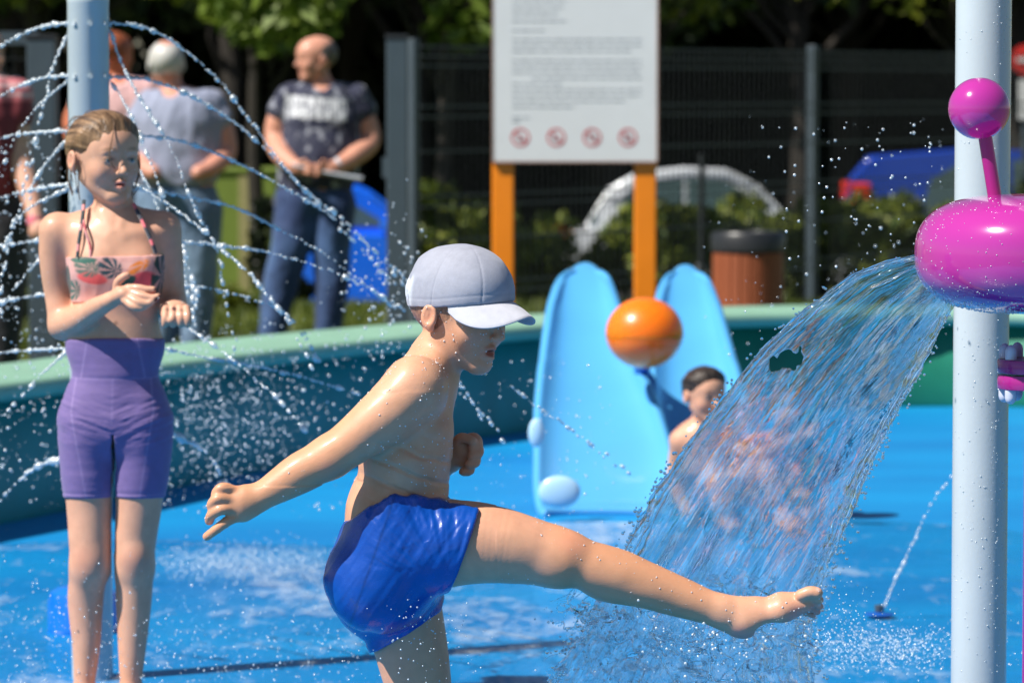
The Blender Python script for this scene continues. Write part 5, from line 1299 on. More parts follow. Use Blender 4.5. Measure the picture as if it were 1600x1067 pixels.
# swim shorts: shell round pelvis and thighs
sp = [p for p in T if p['g'] in ('pelvis','thigh','thighL')] + [p for p in T if p['g'] == 'torso'][:1]
axS = (axis(J(500,0).x, J(765,0).x, .0029), axis(Y0-.19, Y0+.19, .0034), axis(zz(1035), zz(745), .0029))
wl = ([480,512,540,580,620,660,700,750,800],[868,856,812,782,760,765,772,783,790])
def shorts_clip(x, y, z):
    px, py = XZ(x, z, Y0); w_ = (np.interp(px.ravel(), *wl).reshape(px.shape) - py)/s0
    near = np.clip((-(y-Y0)+.05)/.08, 0, 1)
    a = ((px-728)*.943 + (py-848)*.334)/s0; b = ((px-632)*.515 + (py-992)*.857)/s0
    return np.maximum(np.maximum(w_*.95, a), b)
def shorts_disp(V, N):
    px, py = XZ(V[:,0], V[:,2], Y0)
    # folds fan out from the crotch crease up to the waist
    dx = px-705; dy = 905-py; th = np.arctan2(dy, -dx+1e-6); rr = np.hypot(dx, dy)
    fan = fbm(th*9 + .4*fbm(px/40, py/40, seed=1), rr/170, oct=3, seed=41)
    reg = sstep(20, 90, rr)*sstep(560, 600, px)*(py < 870)
    f2 = fbm((px*.80 + py*.52)/16, (py*.8-px*.5)/120, oct=3, seed=42)
    cuff = np.exp(-(((px-635)*.515+(py-995)*.857+16)/9)**2)*.0012 + np.exp(-(((px-728)*.943+(py-848)*.334+14)/7)**2)*.0012
    wf_ = -np.abs(np.sin((px*.93+py*.42)/7.0 + 2.2*fbm(px/26, py/26, oct=2, seed=43)))**.5*.0022*np.exp(-((px-672)/62)**4-((py-812)/38)**4)
    return fan*.0046*reg + f2*.0030 - cuff*.6 + np.maximum(wf_, -.0012) + fbm(V[:,0]*30,V[:,1]*30,V[:,2]*30,oct=2,seed=44)*.0004
BL = (.001,.060,.35)
def shorts_col(V, N):
    px, py = XZ(V[:,0], V[:,2], Y0); c = np.tile(np.array(BL), (len(V),1))
    seam = np.exp(-((px-(590-.35*(py-850)))/2.2)**2)*(N[:,1] < -.2)*.35; c = c*(1-seam[:,None]); return c
solid('swim_shorts', sp, axS, M['lycra'], boy, shorts_col, off=.0085, clip=shorts_clip, disp=shorts_disp, it=3)
# cap: crown shell and visor
capE = lambda dr, k: [ell(bL(0,-.050,.150), ((.388+dr)*bh,(.468+dr)*bh,(.430+dr)*bh), np.array(bMh), .02), ell(bL(0,.12,.20), ((.315+dr)*bh,(.325+dr)*bh,(.33+dr)*bh), np.array(bMh), .03)]
def cap_clip(x, y, z):
    q = [x-bc_.x, y-bc_.y, z-bc_.z]; l = [(q[0]*bMh[0][i]+q[1]*bMh[1][i]+q[2]*bMh[2][i])/bh for i in range(3)]
    edge = .055 + .10*np.maximum(0, l[1]) + .17*l[1] ; return (edge - l[2])*bh
def cap_disp(V, N):
    q = ((V-np.array(bc_))@np.array(bMh))/bh; th = np.arctan2(q[:,1]+.03, q[:,0]); 
    seam = -np.exp(-(np.sin(th*3)/.05)**2)*.0010; band = -np.exp(-((q[:,2]-.055-.17*q[:,1]-.10*np.maximum(0,q[:,1])-.075)/.010)**2)*.0007
    pinch = fbm(q[:,0]*7,q[:,1]*7,q[:,2]*7,oct=3,seed=3)*.0026*sstep(.0,-.3,q[:,1]) + fbm(q[:,0]*3,q[:,1]*3,q[:,2]*3,oct=3,seed=13)*.0022
    return seam + band + pinch
def cap_col(V, N):
    q = ((V-np.array(bc_))@np.array(bMh))/bh; c = np.tile(np.array((.31,.325,.40)), (len(V),1))
    weave = vnoise(V[:,0]*700, V[:,1]*700, V[:,2]*700)*.05+1; c = c*weave[:,None]
    star = (fbm(q[:,1]*11, q[:,2]*11, oct=2, seed=9) > .0)*sstep(-.26,-.34,q[:,1])*sstep(.32,.22,q[:,2])*.7; return c*(1-star[:,None]) + np.array((.68,.74,.82))*star[:,None]
axC = (axis(J(620,0).x, J(820,0).x, .0022), axis(Y0-.125, Y0+.125, .0022), axis(zz(515), zz(368), .0022))
cap_ = solid('cap', capE(.012, 0), axC, M['cloth'], boy, cap_col, clip=cap_clip, disp=cap_disp, it=3)
V = []; nT, nR = 41, 12
for s in (1, 0):
    for i in range(nT):
        th = R(-76 + 152*i/(nT-1))      # 0 is straight ahead
        for j in range(nR):
            t = j/(nR-1); ri_x, ri_y = .375, .425
            ex = .255*t*(max(0,math.cos(th*1.18))**.5)
            x = math.sin(th)*(ri_x + ex*.30); y = .02 + math.cos(th)*(ri_y) + ex*1.12
            ys = .02 + math.cos(th)*ri_y; z = .062 + .26*ys - .085*t*(t*.5+.5)*(math.cos(th)**.6) - .17*(abs(x)/.375)**1.6*t*(max(0,math.cos(th*1.18))**.4) + .010*s
            V.append(bL(x, y, z))
F = []; o_ = nT*nR
for i in range(nT-1):
    for j in range(nR-1):
        a, b, c_, d = i*nR+j, (i+1)*nR+j, (i+1)*nR+j+1, i*nR+j+1
        F += [(a,b,c_,d), (a+o_,d+o_,c_+o_,b+o_)]
for i in range(nT-1): 
    a, b = i*nR+nR-1, (i+1)*nR+nR-1; F.append((a,b,b+o_,a+o_)); a, b = i*nR, (i+1)*nR; F.append((b,a,a+o_,b+o_))
for j in range(nR-1):
    F.append((j,j+1,j+1+o_,j+o_)); a = (nT-1)*nR+j; F.append((a+1,a,a+o_,a+1+o_))
vz = mesh_np('visor', np.array([v[:] for v in V]), np.array(F), M['cloth'], True, np.array((.50,.51,.58)), cap_)
# droplets clinging to wet skin
def clinging(ob, parent, n, rlo, rhi, seed, zlo=0, ylim=None):
    rg = np.random.default_rng(seed); me = ob.data; V = np.empty(len(me.vertices)*3, dtype=np.float32); me.vertices.foreach_get('co', V); V = V.reshape(-1,3)
    W_ = V + np.array(pl(ob)); k = W_[:,2] > zlo
    if ylim is not None: k &= W_[:,1] < ylim
    den = fbm(W_[:,0]*9, W_[:,1]*9, W_[:,2]*9, oct=2, seed=seed); k &= den > -.05
    id_ = rg.choice(np.flatnonzero(k), n); r = rlo + (rhi-rlo)*rg.random(n)**3
    tag(drops('beads_of_water', W_[id_], r, M['bead'], 1, parent=parent), kind='stuff')
M['bead'] = mat('bead_of_water', (.75,.72,.72), .08, coat=1.0, var=.02, spec=.8)
clinging(body, boy, 1700, .0004, .0022, 5, .35, Y0+.02)

# ------------------------------------------------------------------ GIRL
Y0g = 8.93; sg_ = S(Y0g); G_ = lambda px, py, dy=0.0: P(px, py, Y0g+dy); rg_ = lambda q: q/sg_
girl = empty('person', (G_(180,1000).x, Y0g, 0), 'girl in purple cycling shorts and leaf-print bikini top holding her hands in front of her', 'person')
T = []; yf = .72
T += [cone(G_(180,655), G_(180,590), rg_(66), rg_(58), .03, yN, 1.18, 'pelvis'), ell(G_(136,664), (rg_(41),.072,rg_(78)), None, .03, 'pelvis'), ell(G_(224,664), (rg_(41),.072,rg_(78)), None, .03, 'pelvis'),
      ell(G_(180,665,.05), (rg_(76),.07,rg_(52)), None, .03, 'pelvis')]
T += [ell(G_(180,540), (rg_(75),.070,rg_(60)), None, .03, 'torso'), ell(G_(181,490,-.0), (rg_(66),.068,rg_(60)), None, .03, 'torso'), ell(G_(181,430,0), (rg_(73),.078,rg_(68)), None, .03, 'torso'),
      ell(G_(181,385,0), (rg_(78),.070,rg_(52)), None, .03, 'torso'), ell(G_(150,420,-.045), (rg_(33),.034,rg_(30)), None, .03, 'torso'), ell(G_(216,420,-.045), (rg_(33),.034,rg_(30)), None, .03, 'torso')]
T += [cone(G_(178,365,.01), G_(96,362,.01), rg_(36), rg_(26), .03, g='sh'), cone(G_(180,365,.01), G_(252,358,.01), rg_(34), rg_(26), .03, g='sh'),
      cone(G_(178,350,.015), G_(176,300,.005), rg_(32), rg_(29), .03, g='neck'), cone(G_(178,352,.01), G_(130,348,.02), rg_(22), rg_(14), .03, g='neck'), cone(G_(182,350,.01), G_(228,345,.02), rg_(22), rg_(14), .03, g='neck')]
for s, (a, b) in ((0,((160,335),(176,362))),(1,((194,335),(186,362)))): T += [cone(G_(a[0],a[1],-.028), G_(b[0],b[1],-.052), rg_(5), rg_(4), .012, g='neck')]
T += [cone(G_(168,372,-.052), G_(112,366,-.022), rg_(6), rg_(5), .014, g='sh'), cone(G_(194,370,-.052), G_(248,360,-.022), rg_(6), rg_(5), .014, g='sh')]
# her right arm (picture left): elbow at the waist, palm up before the chest
T += chain([(G_(88,360,.01), rg_(27)), (G_(86,410,.02), rg_(24.5)), (G_(91,460,.03), rg_(22)), (G_(98,508,.02), rg_(22))], .02, g='armR')
T += chain([(G_(98,508,.02), rg_(22)), (G_(122,500,-.05), rg_(21)), (G_(150,482,-.12), rg_(16.5)), (G_(172,470,-.17), rg_(13))], .015, g='armR')
T += [cone(G_(172,470,-.17), G_(194,459,-.19), rg_(13), rg_(15.5), .01, (0,0,1), 1.25, 'handR')]
T += finger([G_(200,450,-.195), G_(216,450,-.205), G_(230,452,-.21), G_(240,452,-.212)], rg_(6.2), rg_(4.6))
T += finger([G_(203,457,-.20), G_(222,462,-.215), G_(238,465,-.22), G_(247,463,-.22)], rg_(6.2), rg_(4.6))
T += finger([G_(201,464,-.205), G_(216,472,-.22), G_(231,474,-.222), G_(240,469,-.222)], rg_(6.2), rg_(4.6))
T += finger([G_(195,469,-.205), G_(208,479,-.22), G_(221,481,-.22), G_(229,477,-.22)], rg_(5.6), rg_(4.2))
T += finger([G_(182,456,-.18), G_(184,441,-.185), G_(194,432,-.19), G_(199,430,-.19)], rg_(7.2), rg_(5.2))
# her left arm (picture right): forearm towards the camera, fingers curled up
T += chain([(G_(256,358,.01), rg_(26)), (G_(263,400,.02), rg_(23.5)), (G_(267,440,.035), rg_(21)), (G_(270,478,.03), rg_(21))], .02, g='armL')
T += chain([(G_(270,478,.03), rg_(21)), (G_(272,490,-.07), rg_(19)), (G_(274,492,-.15), rg_(14.5))], .015, g='armL')
T += [ell(G_(274,486,-.185), (rg_(23),.032,rg_(17)), None, .012, 'handL')]
for k, (x, dx) in enumerate(((259,-1),(270,0),(281,1),(291,2))):
    T += finger([G_(x,482,-.215), G_(x+dx,496,-.232), G_(x+dx*1.3,507,-.228), G_(x+dx,504,-.212)], rg_(6.3), rg_(5))
T += finger([G_(256,480,-.20), G_(258,494,-.222), G_(266,501,-.236)], rg_(6.6), rg_(5.2))
# legs
for (hx_, kx, ax_, dyk) in ((139,141,131,-.01),(222,210,204,.0)):
    T += chain([(G_(hx_,660), rg_(46)), (G_(hx_+ (0 if hx_<180 else -1),720), rg_(43)), (G_((hx_+kx)/2,790), rg_(37)), (G_(kx,860,dyk), rg_(32)), (G_(kx,885,dyk), rg_(30))], .012, g='thigh')
    T += chain([(G_(kx,885,dyk), rg_(30)), (G_(kx-(7 if kx < 180 else 1),935,.01), rg_(28.5)), (G_((kx*.4+ax_*.6),1010,.01), rg_(22)), (Vector((G_(ax_,1090).x,Y0g+.01,.075)), rg_(17))], .02, g='calf')
    T += [ell(G_(kx+1,868,-.028), (rg_(19),.022,rg_(20)), None, .02, 'calf')]
    fx = G_(ax_,1090).x; T += [ell((fx,Y0g+.03,.035), (.030,.036,.036), None, .02, 'foot'), cone((fx,Y0g+.02,.034), (fx+.01,Y0g-.11,.022), .032, .022, .02, (1,0,0), .7, 'foot')]
    for k in range(5): T.append(cone((fx-.02+k*.014,Y0g-.115,.014), (fx-.022+k*.015,Y0g-.145+.004*k,.010), .010, .009-.0006*k, .004, g='foot'))
T += [cone(G_(181,683,-.0), G_(176,880,-.0), .085, .085, .004, (1,0,0), 34.0, 'thigh', True)]
gh = .205; ag = R(34); gMh = HM((math.sin(ag), -math.cos(ag), -.03)); gc = G_(163,247,0); hp, gL = head(gc, gMh, gh, open_=.012, squint=.006, noseh=.6, jaww=1.0); T += hp
zg = lambda py: P(180, py, Y0g).z
axG = (axis(G_(55,0).x, G_(308,0).x, .0030, [(G_(98,0).x, G_(308,0).x, .0024)]), axis(Y0g-.275, Y0g+.14, .0042, [(Y0g-.25,Y0g-.12,.0024),(Y0g-.12,Y0g+.06,.0032)]),
       axis(-.004, zg(165), .0045, [(zg(525), zg(420), .0023), (zg(330), zg(165), .0022), (-.004,.05,.003)]))
GS = (.65,.355,.235)
tnl = 0
nails = [G_(261,486,-.224), G_(272,483,-.226), G_(283,487,-.226), G_(293,492,-.225), G_(245,452,-.216), G_(251,463,-.224), G_(244,468,-.226)]
nails_old = [G_(241,451,-.214), G_(248,462,-.222), G_(241,467,-.224), G_(230,476,-.222), G_(200,429,-.192), G_(259,509,-.222), G_(270,509,-.222), G_(283,508,-.222), G_(293,507,-.222)]
def girl_col(V, N):
    c = skin_col(V, GS, 8); c = head_tint(V, gc, gMh, gh, c, lips=(.56,.16,.15), blush=.30, sq=.004, brow=(.26,.15,.09))
    c = spots(V, c, [G_(138,875,-.04), G_(212,875,-.04)], .035, (.55,.22,.15), .45)
    c = spots(V, c, nails, .0062, (.05,.01,.02), .95)
    c = spots(V, c, [G_(181,505,-.07)], .005, (.2,.1,.07), .7)
    return c
gb_ = solid('body', T, axG, M['skin'], girl, girl_col, it=1, disp=lambda V, N: fbm(V[:,0]*13, V[:,1]*13, V[:,2]*13, oct=2, seed=25)*.0014*(V[:,2] < zg(340)))
clinging(gb_, girl, 420, .0004, .0016, 6, .2, Y0g)
eyes(gc, gMh, gh, girl, iris=(.13,.14,.13), look=(.15,1,0))
# cycling shorts
axGs = (axis(G_(76,0).x, G_(284,0).x, .0034), axis(Y0g-.125, Y0g+.15, .0036), axis(zg(790), zg(520), .0034))
def gs_clip(x, y, z):
    px, py = XZ(x, z, Y0g); top = (528 + 3*np.sin(px/40) - py)/sg_; bot = (py - 775 - .0002*(px-180)**2)/sg_; return np.maximum(top, bot)
def gs_disp(V, N):
    px, py = XZ(V[:,0], V[:,2], Y0g)
    f = fbm(px/34, (py + .35*np.abs(px-180))/5.5, oct=3, seed=51)*.0036*np.exp(-((py-655)/34)**2)
    g = fbm(px/60, py/10, oct=3, seed=52)*.0009
    hem = -np.exp(-((py-768)/2.5)**2)*.0010 - np.exp(-((py-588)/2.2)**2)*.0010; return f + g + hem
def gs_col(V, N):
    px, py = XZ(V[:,0], V[:,2], Y0g); c = np.tile(np.array((.155,.105,.285)), (len(V),1)); fr = N[:,1] < -.05
    for cx_, sl in ((-1,1),(1,1)):
        side = 180 + cx_*(62 - .0*py); xl = np.where(py < 588, 180+cx_*(50+.0*py+ (588-py)*-.18), np.where(py < 640, 180+cx_*(58+ (py-588)*.12), 180+cx_*(64-(py-640)*.17)))
        a = np.exp(-((px-xl)/1.5)**2)*fr*.40; c = c*(1-a[:,None]) + np.array((.34,.25,.50))*a[:,None]
    a = (np.exp(-((py-588)/1.3)**2) + np.exp(-((py-770)/1.4)**2))*.35 + np.exp(-((px-181)/1.3)**2)*(py > 588)*(py < 660)*fr*.35; c = c*(1-a[:,None]) + np.array((.34,.25,.50))*a[:,None]
    return c
solid('cycling_shorts', [p for p in T if p['g'] in ('pelvis','thigh')] + [p for p in T if p['g'] == 'torso'][:2], axGs, M['cloth'], girl, gs_col, off=.0045, clip=gs_clip, disp=gs_disp, it=3)
# bikini top with leaf print
axGb = (axis(G_(100,0).x, G_(266,0).x, .0021), axis(Y0g-.12, Y0g+.10, .0030), axis(zg(490), zg(385), .0021))
def bk_clip(x, y, z):
    px, py = XZ(x, z, Y0g); q = px-182; top = (398 + .0007*np.minimum(0,q)**2 - .010*np.abs(q) - py)/sg_; bot = (py - (470 - 7*np.exp(-(q/14)**2) + .0005*q*q))/sg_; return np.maximum(top, bot)
def bk_col(V, N):
    px, py = XZ(V[:,0], V[:,2], Y0g); c = np.tile(np.array((.66,.34,.31)), (len(V),1)); pk = np.array
    def blob(cx_, cy, a, b, ang, col, c, soft=.15, stripes=None):
        ca, sa = math.cos(ang), math.sin(ang); X = ((px-cx_)*ca+(py-cy)*sa)/a; Yy = (-(px-cx_)*sa+(py-cy)*ca)/b
        w_ = sstep(1+soft, 1-soft, np.hypot(X, Yy))
        if stripes: w_ = w_*(.35+.65*(np.sin(np.arctan2(Yy+.02, X-.6)*stripes) > -.3))
        return c*(1-w_[:,None]) + pk(col)*w_[:,None]
    c = blob(150,432,24,9,.15,(.75,.10,.10), c); c = blob(226,436,22,13,-.4,(.78,.09,.11), c); c = blob(200,412,30,5,0,(.72,.40,.36), c)
    c = blob(141,415,21,15,.3,(.10,.14,.11), c, stripes=13); c = blob(178,416,20,16,.5,(.012,.05,.07), c, stripes=11); c = blob(136,404,22,5,0,(.03,.12,.09), c)
    c = blob(221,415,20,8,-.5,(.80,.22,.03), c, stripes=5); c = blob(250,430,9,38,.12,(.012,.04,.035), c, stripes=9); c = blob(118,452,12,17,.2,(.01,.10,.08), c, stripes=9)
    c = blob(108,440,6,26,0,(.02,.04,.035), c); c = blob(205,438,15,7,-.6,(.01,.06,.05), c); c = blob(232,452,14,8,.2,(.70,.10,.06), c)
    c = blob(171,452,22,9,0,(.66,.36,.34), c)
    edge = np.exp(-((py-(398+.0007*np.minimum(0,px-182)**2-.01*np.abs(px-182))-2)/1.3)**2)*.4; return c*(1-edge[:,None])+pk((.35,.20,.20))*edge[:,None]
bk = solid('bikini_top', [p for p in T if p['g'] == 'torso'][1:], axGb, M['cloth'], girl, bk_col, off=.0042, clip=bk_clip, it=3,
      disp=lambda V, N: fbm(V[:,0]*60, V[:,1]*60, V[:,2]*30, oct=2, seed=61)*.0012)
def strap(pts, cols, r=.0042):
    mb = MB(); W = spline([G_(*p) for p in pts], 8); V = []; F = []; cc = []
    for i, p in enumerate(W):
        t = i/(len(W)-1); tn = (W[min(i+1,len(W)-1)]-W[max(0,i-1)]).normalized(); side = tn.cross(Vector((0,-1,0))).normalized()
        for sx, sy in ((-1,0),(0,-.5),(1,0),(0,.5)): V.append((p + side*r*sx + Vector((0,1,0))*r*sy)[:]); cc.append(cols[int(t*len(cols)*2.999) % len(cols)])
    F = [(i*4+j, i*4+(j+1)%4, (i+1)*4+(j+1)%4, (i+1)*4+j) for i in range(len(W)-1) for j in range(4)]
    mesh_np('strap', np.array(V), np.array(F), M['cloth'], True, np.array(cc), girl)
strap([(121,402,-.074),(123,380,-.068),(127,355,-.055),(130,330,-.040),(131,312,-.01)], [(.03,.05,.06),(.70,.28,.28),(.03,.05,.06)])
strap([(141,402,-.080),(141,384,-.076),(134,362,-.070),(130,340,-.045),(131,312,-.01)], [(.72,.30,.30),(.55,.10,.12)], .0030)
strap([(243,396,-.070),(236,376,-.068),(222,345,-.052),(208,318,-.03)], [(.03,.04,.06),(.02,.03,.05),(.75,.15,.18)], .0045)
# hair pulled back
hE = [ell(gL(0,-.056,.132), (.390*gh,.480*gh,.395*gh), np.array(gMh), .01), ell(gL(0,.135,.160), (.276*gh,.242*gh,.238*gh), np.array(gMh), .05), ell(gL(-.02,-.50,.00), (.17*gh,.15*gh,.20*gh), np.array(gMh), .02), ell(gL(-.14,-.44,-.14), (.05*gh,.06*gh,.20*gh), np.array(gMh), .02)]
def hair_clip(c, Mh, H, k=(1.2,-.20,-.19)):
    def f(x, y, z):
        q = [x-c.x, y-c.y, z-c.z]; l = [(q[0]*Mh[0][i]+q[1]*Mh[1][i]+q[2]*Mh[2][i])/H for i in range(3)]
        a = (k[0]*l[1] + k[1] - l[2])*H/1.5; b = (k[2] - l[2] + .0*l[1])*H
        ear = (.13 - np.sqrt(((l[1]+.02)*1.1)**2 + ((l[2]+.05)*.9)**2 + np.maximum(0,.30-np.abs(l[0]))**2*9))*H
        back = np.where(l[1] < -.30, -1.0, b); return np.maximum(np.maximum(a, back), ear)
    return f
def hair_warp(c, Mh, H, k0, k1, d=.052, wdt=.22):
    def f(x, y, z):
        q = [x-c.x, y-c.y, z-c.z]; l = [(q[0]*Mh[0][i]+q[1]*Mh[1][i]+q[2]*Mh[2][i])/H for i in range(3)]
        a = (l[2] - k0*l[1] - k1)/1.5 + .012*np.sin(l[0]*60); b_ = np.where(l[1] < -.30, 9.0, l[2]+.19); m_ = np.minimum(a, b_)
        return d*H*(1-np.clip(m_/wdt, 0, 1))
    return f
axH = (axis(gc.x-.125, gc.x+.11, .0022), axis(gc.y-.115, gc.y+.135, .0026), axis(gc.z-.09, gc.z+.12, .0022))
def hair_disp(c, Mh, H, amp=.0022, fr=26):
    def f(V, N):
        q = ((V-np.array(c))@np.array(Mh))/H; th = np.arctan2(q[:,0], q[:,2]-.0+.02); ph_ = np.arctan2(np.hypot(q[:,0], q[:,2]), -q[:,1]-.3)
        a_ = (q[:,2] - 1.25*q[:,1] + .07)/1.5; fade = np.exp(-(a_/.07)**2)*(q[:,1] > -.1)
        return fbm(th*fr*.5, ph_*1.6, oct=4, seed=71)*amp*(1-.7*fade) - .011*H*fade
    return f
def hair_colf(c, Mh, H, c1, c2, fr=26):
    def f(V, N):
        q = ((V-np.array(c))@np.array(Mh))/H; th = np.arctan2(q[:,0], q[:,2]-.0+.02); ph_ = np.arctan2(np.hypot(q[:,0], q[:,2]), -q[:,1]-.3)
        t = np.clip(fbm(th*fr*.6, ph_*2.0, oct=5, seed=72)*1.3+.5, 0, 1); return lerp3(c1, c2, t)
    return f
hr = solid('hair', hE, axH, M['hair'], girl, hair_colf(gc, gMh, gh, (.075,.040,.020), (.28,.165,.085)), clip=hair_clip(gc, gMh, gh), disp=hair_disp(gc, gMh, gh, .0017), warp=hair_warp(gc, gMh, gh, 1.2, -.20), it=3)
mb = MB()
mb.tube(spline([gL(.04,.30,.41), gL(.115,.405,.26), gL(.165,.425,.08), gL(.15,.432,-.03), gL(.10,.445,-.10)], 6), .0014, 6)
mb.tube(spline([gL(-.22,.22,.30), gL(-.29,.19,.10), gL(-.32,.17,-.15), gL(-.31,.15,-.33)], 6), .0012, 6)
mb.tube(spline([gL(.335,.05,.0), gL(.34,.04,-.16), gL(.315,.0,-.36), gL(.29,-.02,-.46)], 6), .0012, 6)
mb.tube(spline([gL(.36,-.17,-.1), gL(.345,-.19,-.26), gL(.30,-.17,-.42)], 6), .0016, 6)
M['strand'] = mat('hair_strand', (.16,.09,.05), .45); rs_ = np.random.default_rng(12)
for i in range(26):
    s_x = .36 if i % 2 == 0 else -.36; a0 = rs_.uniform(-.18,.10); z0 = rs_.uniform(-.05,.15); ln = rs_.uniform(.12,.42)
    if s_x < 0: a0 = rs_.uniform(.05,.20)
    sx_ = s_x*(1 if a0 < .05 else .90)
    mb.tube(spline([gL(sx_*1.02, a0, z0), gL(sx_*1.06, a0+.01+rs_.normal()*.01, z0-ln*.4), gL(sx_*1.02, a0+rs_.normal()*.02, z0-ln*.75), gL(sx_*.95, a0+rs_.normal()*.03, z0-ln)], 5), .0009, 5)
for i in range(40):
    th_0 = rs_.uniform(-1.1,1.1); r0_ = .40; y_ = rs_.uniform(-.35,.20)
    mb.tube(spline([gL(math.sin(th_0)*.33*(1-.3*max(0,y_)), y_+.12, .13+math.cos(th_0)*(.37-.15*max(0,y_+.1))), gL(math.sin(th_0)*.385, y_-.03, .135+math.cos(th_0)*(.402-.1*abs(y_))), gL(math.sin(th_0)*.36, y_-.20, .125+math.cos(th_0)*(.37-.35*max(0,-y_-.05)))], 5), .0008, 5)
tag(mb.build('loose_strands', M['strand'], girl, True), kind='stuff')

# ------------------------------------------------------------------ BOY ON THE SLIDE (behind the water)
Y0b = 12.9; sb_ = S(Y0b); B_ = lambda px, py, dy=0.0: P(px, py, Y0b+dy); rb_ = lambda q: q/sb_
kid = empty('person', (B_(1110,800).x, Y0b, 0), 'dark-haired wet boy sitting on the right chute, half hidden by falling water', 'person')
T = []; T += [cone(B_(1118,790,.05), B_(1108,745,.05), rb_(42), rb_(38), .03, yN, 1.0, 'pelvis'), ell(B_(1102,715,.06), (rb_(42),.075,rb_(44)), None, .03, 'torso'), ell(B_(1098,685,.06), (rb_(44),.07,rb_(34)), None, .03, 'torso'),
      cone(B_(1098,672,.06), B_(1101,645,.04), rb_(20), rb_(18), .02, g='neck'), cone(B_(1098,675,.06), B_(1063,688,.05), rb_(20), rb_(17), .02, g='sh'), cone(B_(1098,675,.06), B_(1136,686,.05), rb_(20), rb_(17), .02, g='sh')]
T += chain([(B_(1064,690,.05), rb_(16)), (B_(1056,725,.08), rb_(13.5)), (B_(1054,755,.08), rb_(12.5)), (B_(1066,785,.0), rb_(11)), (B_(1074,798,-.05), rb_(8))], .015, g='arm') + [ell(B_(1076,800,-.08), (.03,.035,.018), None, .012, 'arm')]
T += chain([(B_(1138,688,.05), rb_(16)), (B_(1165,705,.0), rb_(14)), (B_(1190,712,-.05), rb_(13)), (B_(1222,695,-.08), rb_(11)), (B_(1250,682,-.1), rb_(9))], .015, g='arm')
T += [ell(B_(1260,676,-.11), (.03,.02,.03), None, .01, 'hand')]
for k in range(4): T += finger([B_(1262,668+k*5,-.12), B_(1274,663+k*6,-.13), B_(1282,664+k*6,-.13)], .0075, .006)
T += finger([B_(1256,668,-.12), B_(1260,656,-.13)], .008, .0065)
T += chain([(B_(1130,785,.02), rb_(27)), (B_(1160,752,-.1), rb_(25)), (B_(1196,738,-.22), rb_(21)), (B_(1215,775,-.26), rb_(17)), (B_(1226,808,-.24), rb_(11))], .02, g='leg')
T += chain([(B_(1105,795,-.0), rb_(27)), (B_(1110,765,-.16), rb_(25)), (B_(1118,745,-.28), rb_(21)), (B_(1128,790,-.33), rb_(17)), (B_(1134,812,-.30), rb_(11))], .02, g='leg')
for x in (1228, 1136):
    q = B_(x,815,-.3); T += [cone((q.x,q.y+.02,.045), (q.x+.02,q.y-.10,.025), .030, .022, .02, (1,0,0), .75, 'foot')]
kh = .180; kMh = HM((math.sin(R(28)), -math.cos(R(28)), -.05)); kc = B_(1101,617,.02); hp, kL = head(kc, kMh, kh, open_=.004, squint=.02); T += hp
axK = (axis(B_(1040,0).x, B_(1292,0).x, .0045), axis(Y0b-.42, Y0b+.2, .006, [(Y0b-.12,Y0b+.1,.0042)]), axis(-.004, B_(1100,572).z, .0045))
solid('body', T, axK, M['skin'], kid, lambda V, N: head_tint(V, kc, kMh, kh, skin_col(V, (.62,.33,.21), 5), brow=(.04,.02,.015), sq=.02), it=3); eyes(kc, kMh, kh, kid, iris=(.03,.02,.01))
axKh = (axis(kc.x-.11, kc.x+.11, .0035), axis(kc.y-.11, kc.y+.12, .0035), axis(kc.z-.06, kc.z+.115, .0035))
solid('hair', [ell(kL(0,-.055,.13), (.385*kh,.475*kh,.39*kh), np.array(kMh), .01), ell(kL(0,.15,.20), (.285*kh,.22*kh,.22*kh), np.array(kMh), .05)], axKh, M['hair'], kid, hair_colf(kc, kMh, kh, (.012,.008,.006), (.05,.032,.022), 14), clip=hair_clip(kc, kMh, kh, (1.1,-.10,-.10)), warp=hair_warp(kc, kMh, kh, 1.1, -.10, .050, .18), disp=hair_disp(kc, kMh, kh, .004, 14), it=3)
axKs = (axis(B_(1060,0).x, B_(1225,0).x, .005), axis(Y0b-.36, Y0b+.16, .006), axis(.0, B_(1100,735).z, .005))
def kclip(x, y, z): px, py = XZ(x, z, Y0b); return np.maximum((738-py)/sb_, np.maximum(((Y0b-.20)-y), (px-1178)/sb_))
solid('swim_shorts', [p for p in T if p['g'] in ('pelvis','leg')], axKs, M['lycra'], kid, (.035,.02,.045), off=.007, clip=kclip, disp=lambda V, N: fbm(V[:,0]*22, V[:,1]*22, V[:,2]*22, seed=5)*.004)
# towel-like patterned rash vest? the coral pattern seen through the water belongs to a second child sitting beside
Y2 = 13.1; s2 = S(Y2); B2 = lambda px, py, dy=0.0: P(px, py, Y2+dy); r2 = lambda q: q/s2
kd2 = empty('person', (B2(1215,800).x, Y2, 0), 'crouching child in a coral patterned swimsuit, wholly behind the falling water', 'person')
T = [cone(B2(1210,765,.05), B2(1212,720,.05), r2(44), r2(40), .03, yN, 1.0, 'torso'), ell(B2(1212,715,.05), (r2(48),.075,r2(40)), None, .03, 'torso'), cone(B2(1214,690,.05), B2(1232,672,-.05), r2(20), r2(18), .02, g='neck')]
T += chain([(B2(1174,695,.05), r2(15)), (B2(1164,712,.02), r2(13)), (B2(1172,738,-.04), r2(11)), (B2(1190,752,-.10), r2(9))], .015, g='torso') + [ell(B2(1195,756,-.11), (.02,.03,.025), None, .01, 'arm')]
T += chain([(B2(1250,695,.05), r2(15)), (B2(1264,712,.02), r2(13)), (B2(1256,738,-.04), r2(11)), (B2(1240,752,-.10), r2(9))], .015, g='torso') + [ell(B2(1235,756,-.11), (.02,.03,.025), None, .01, 'arm')]
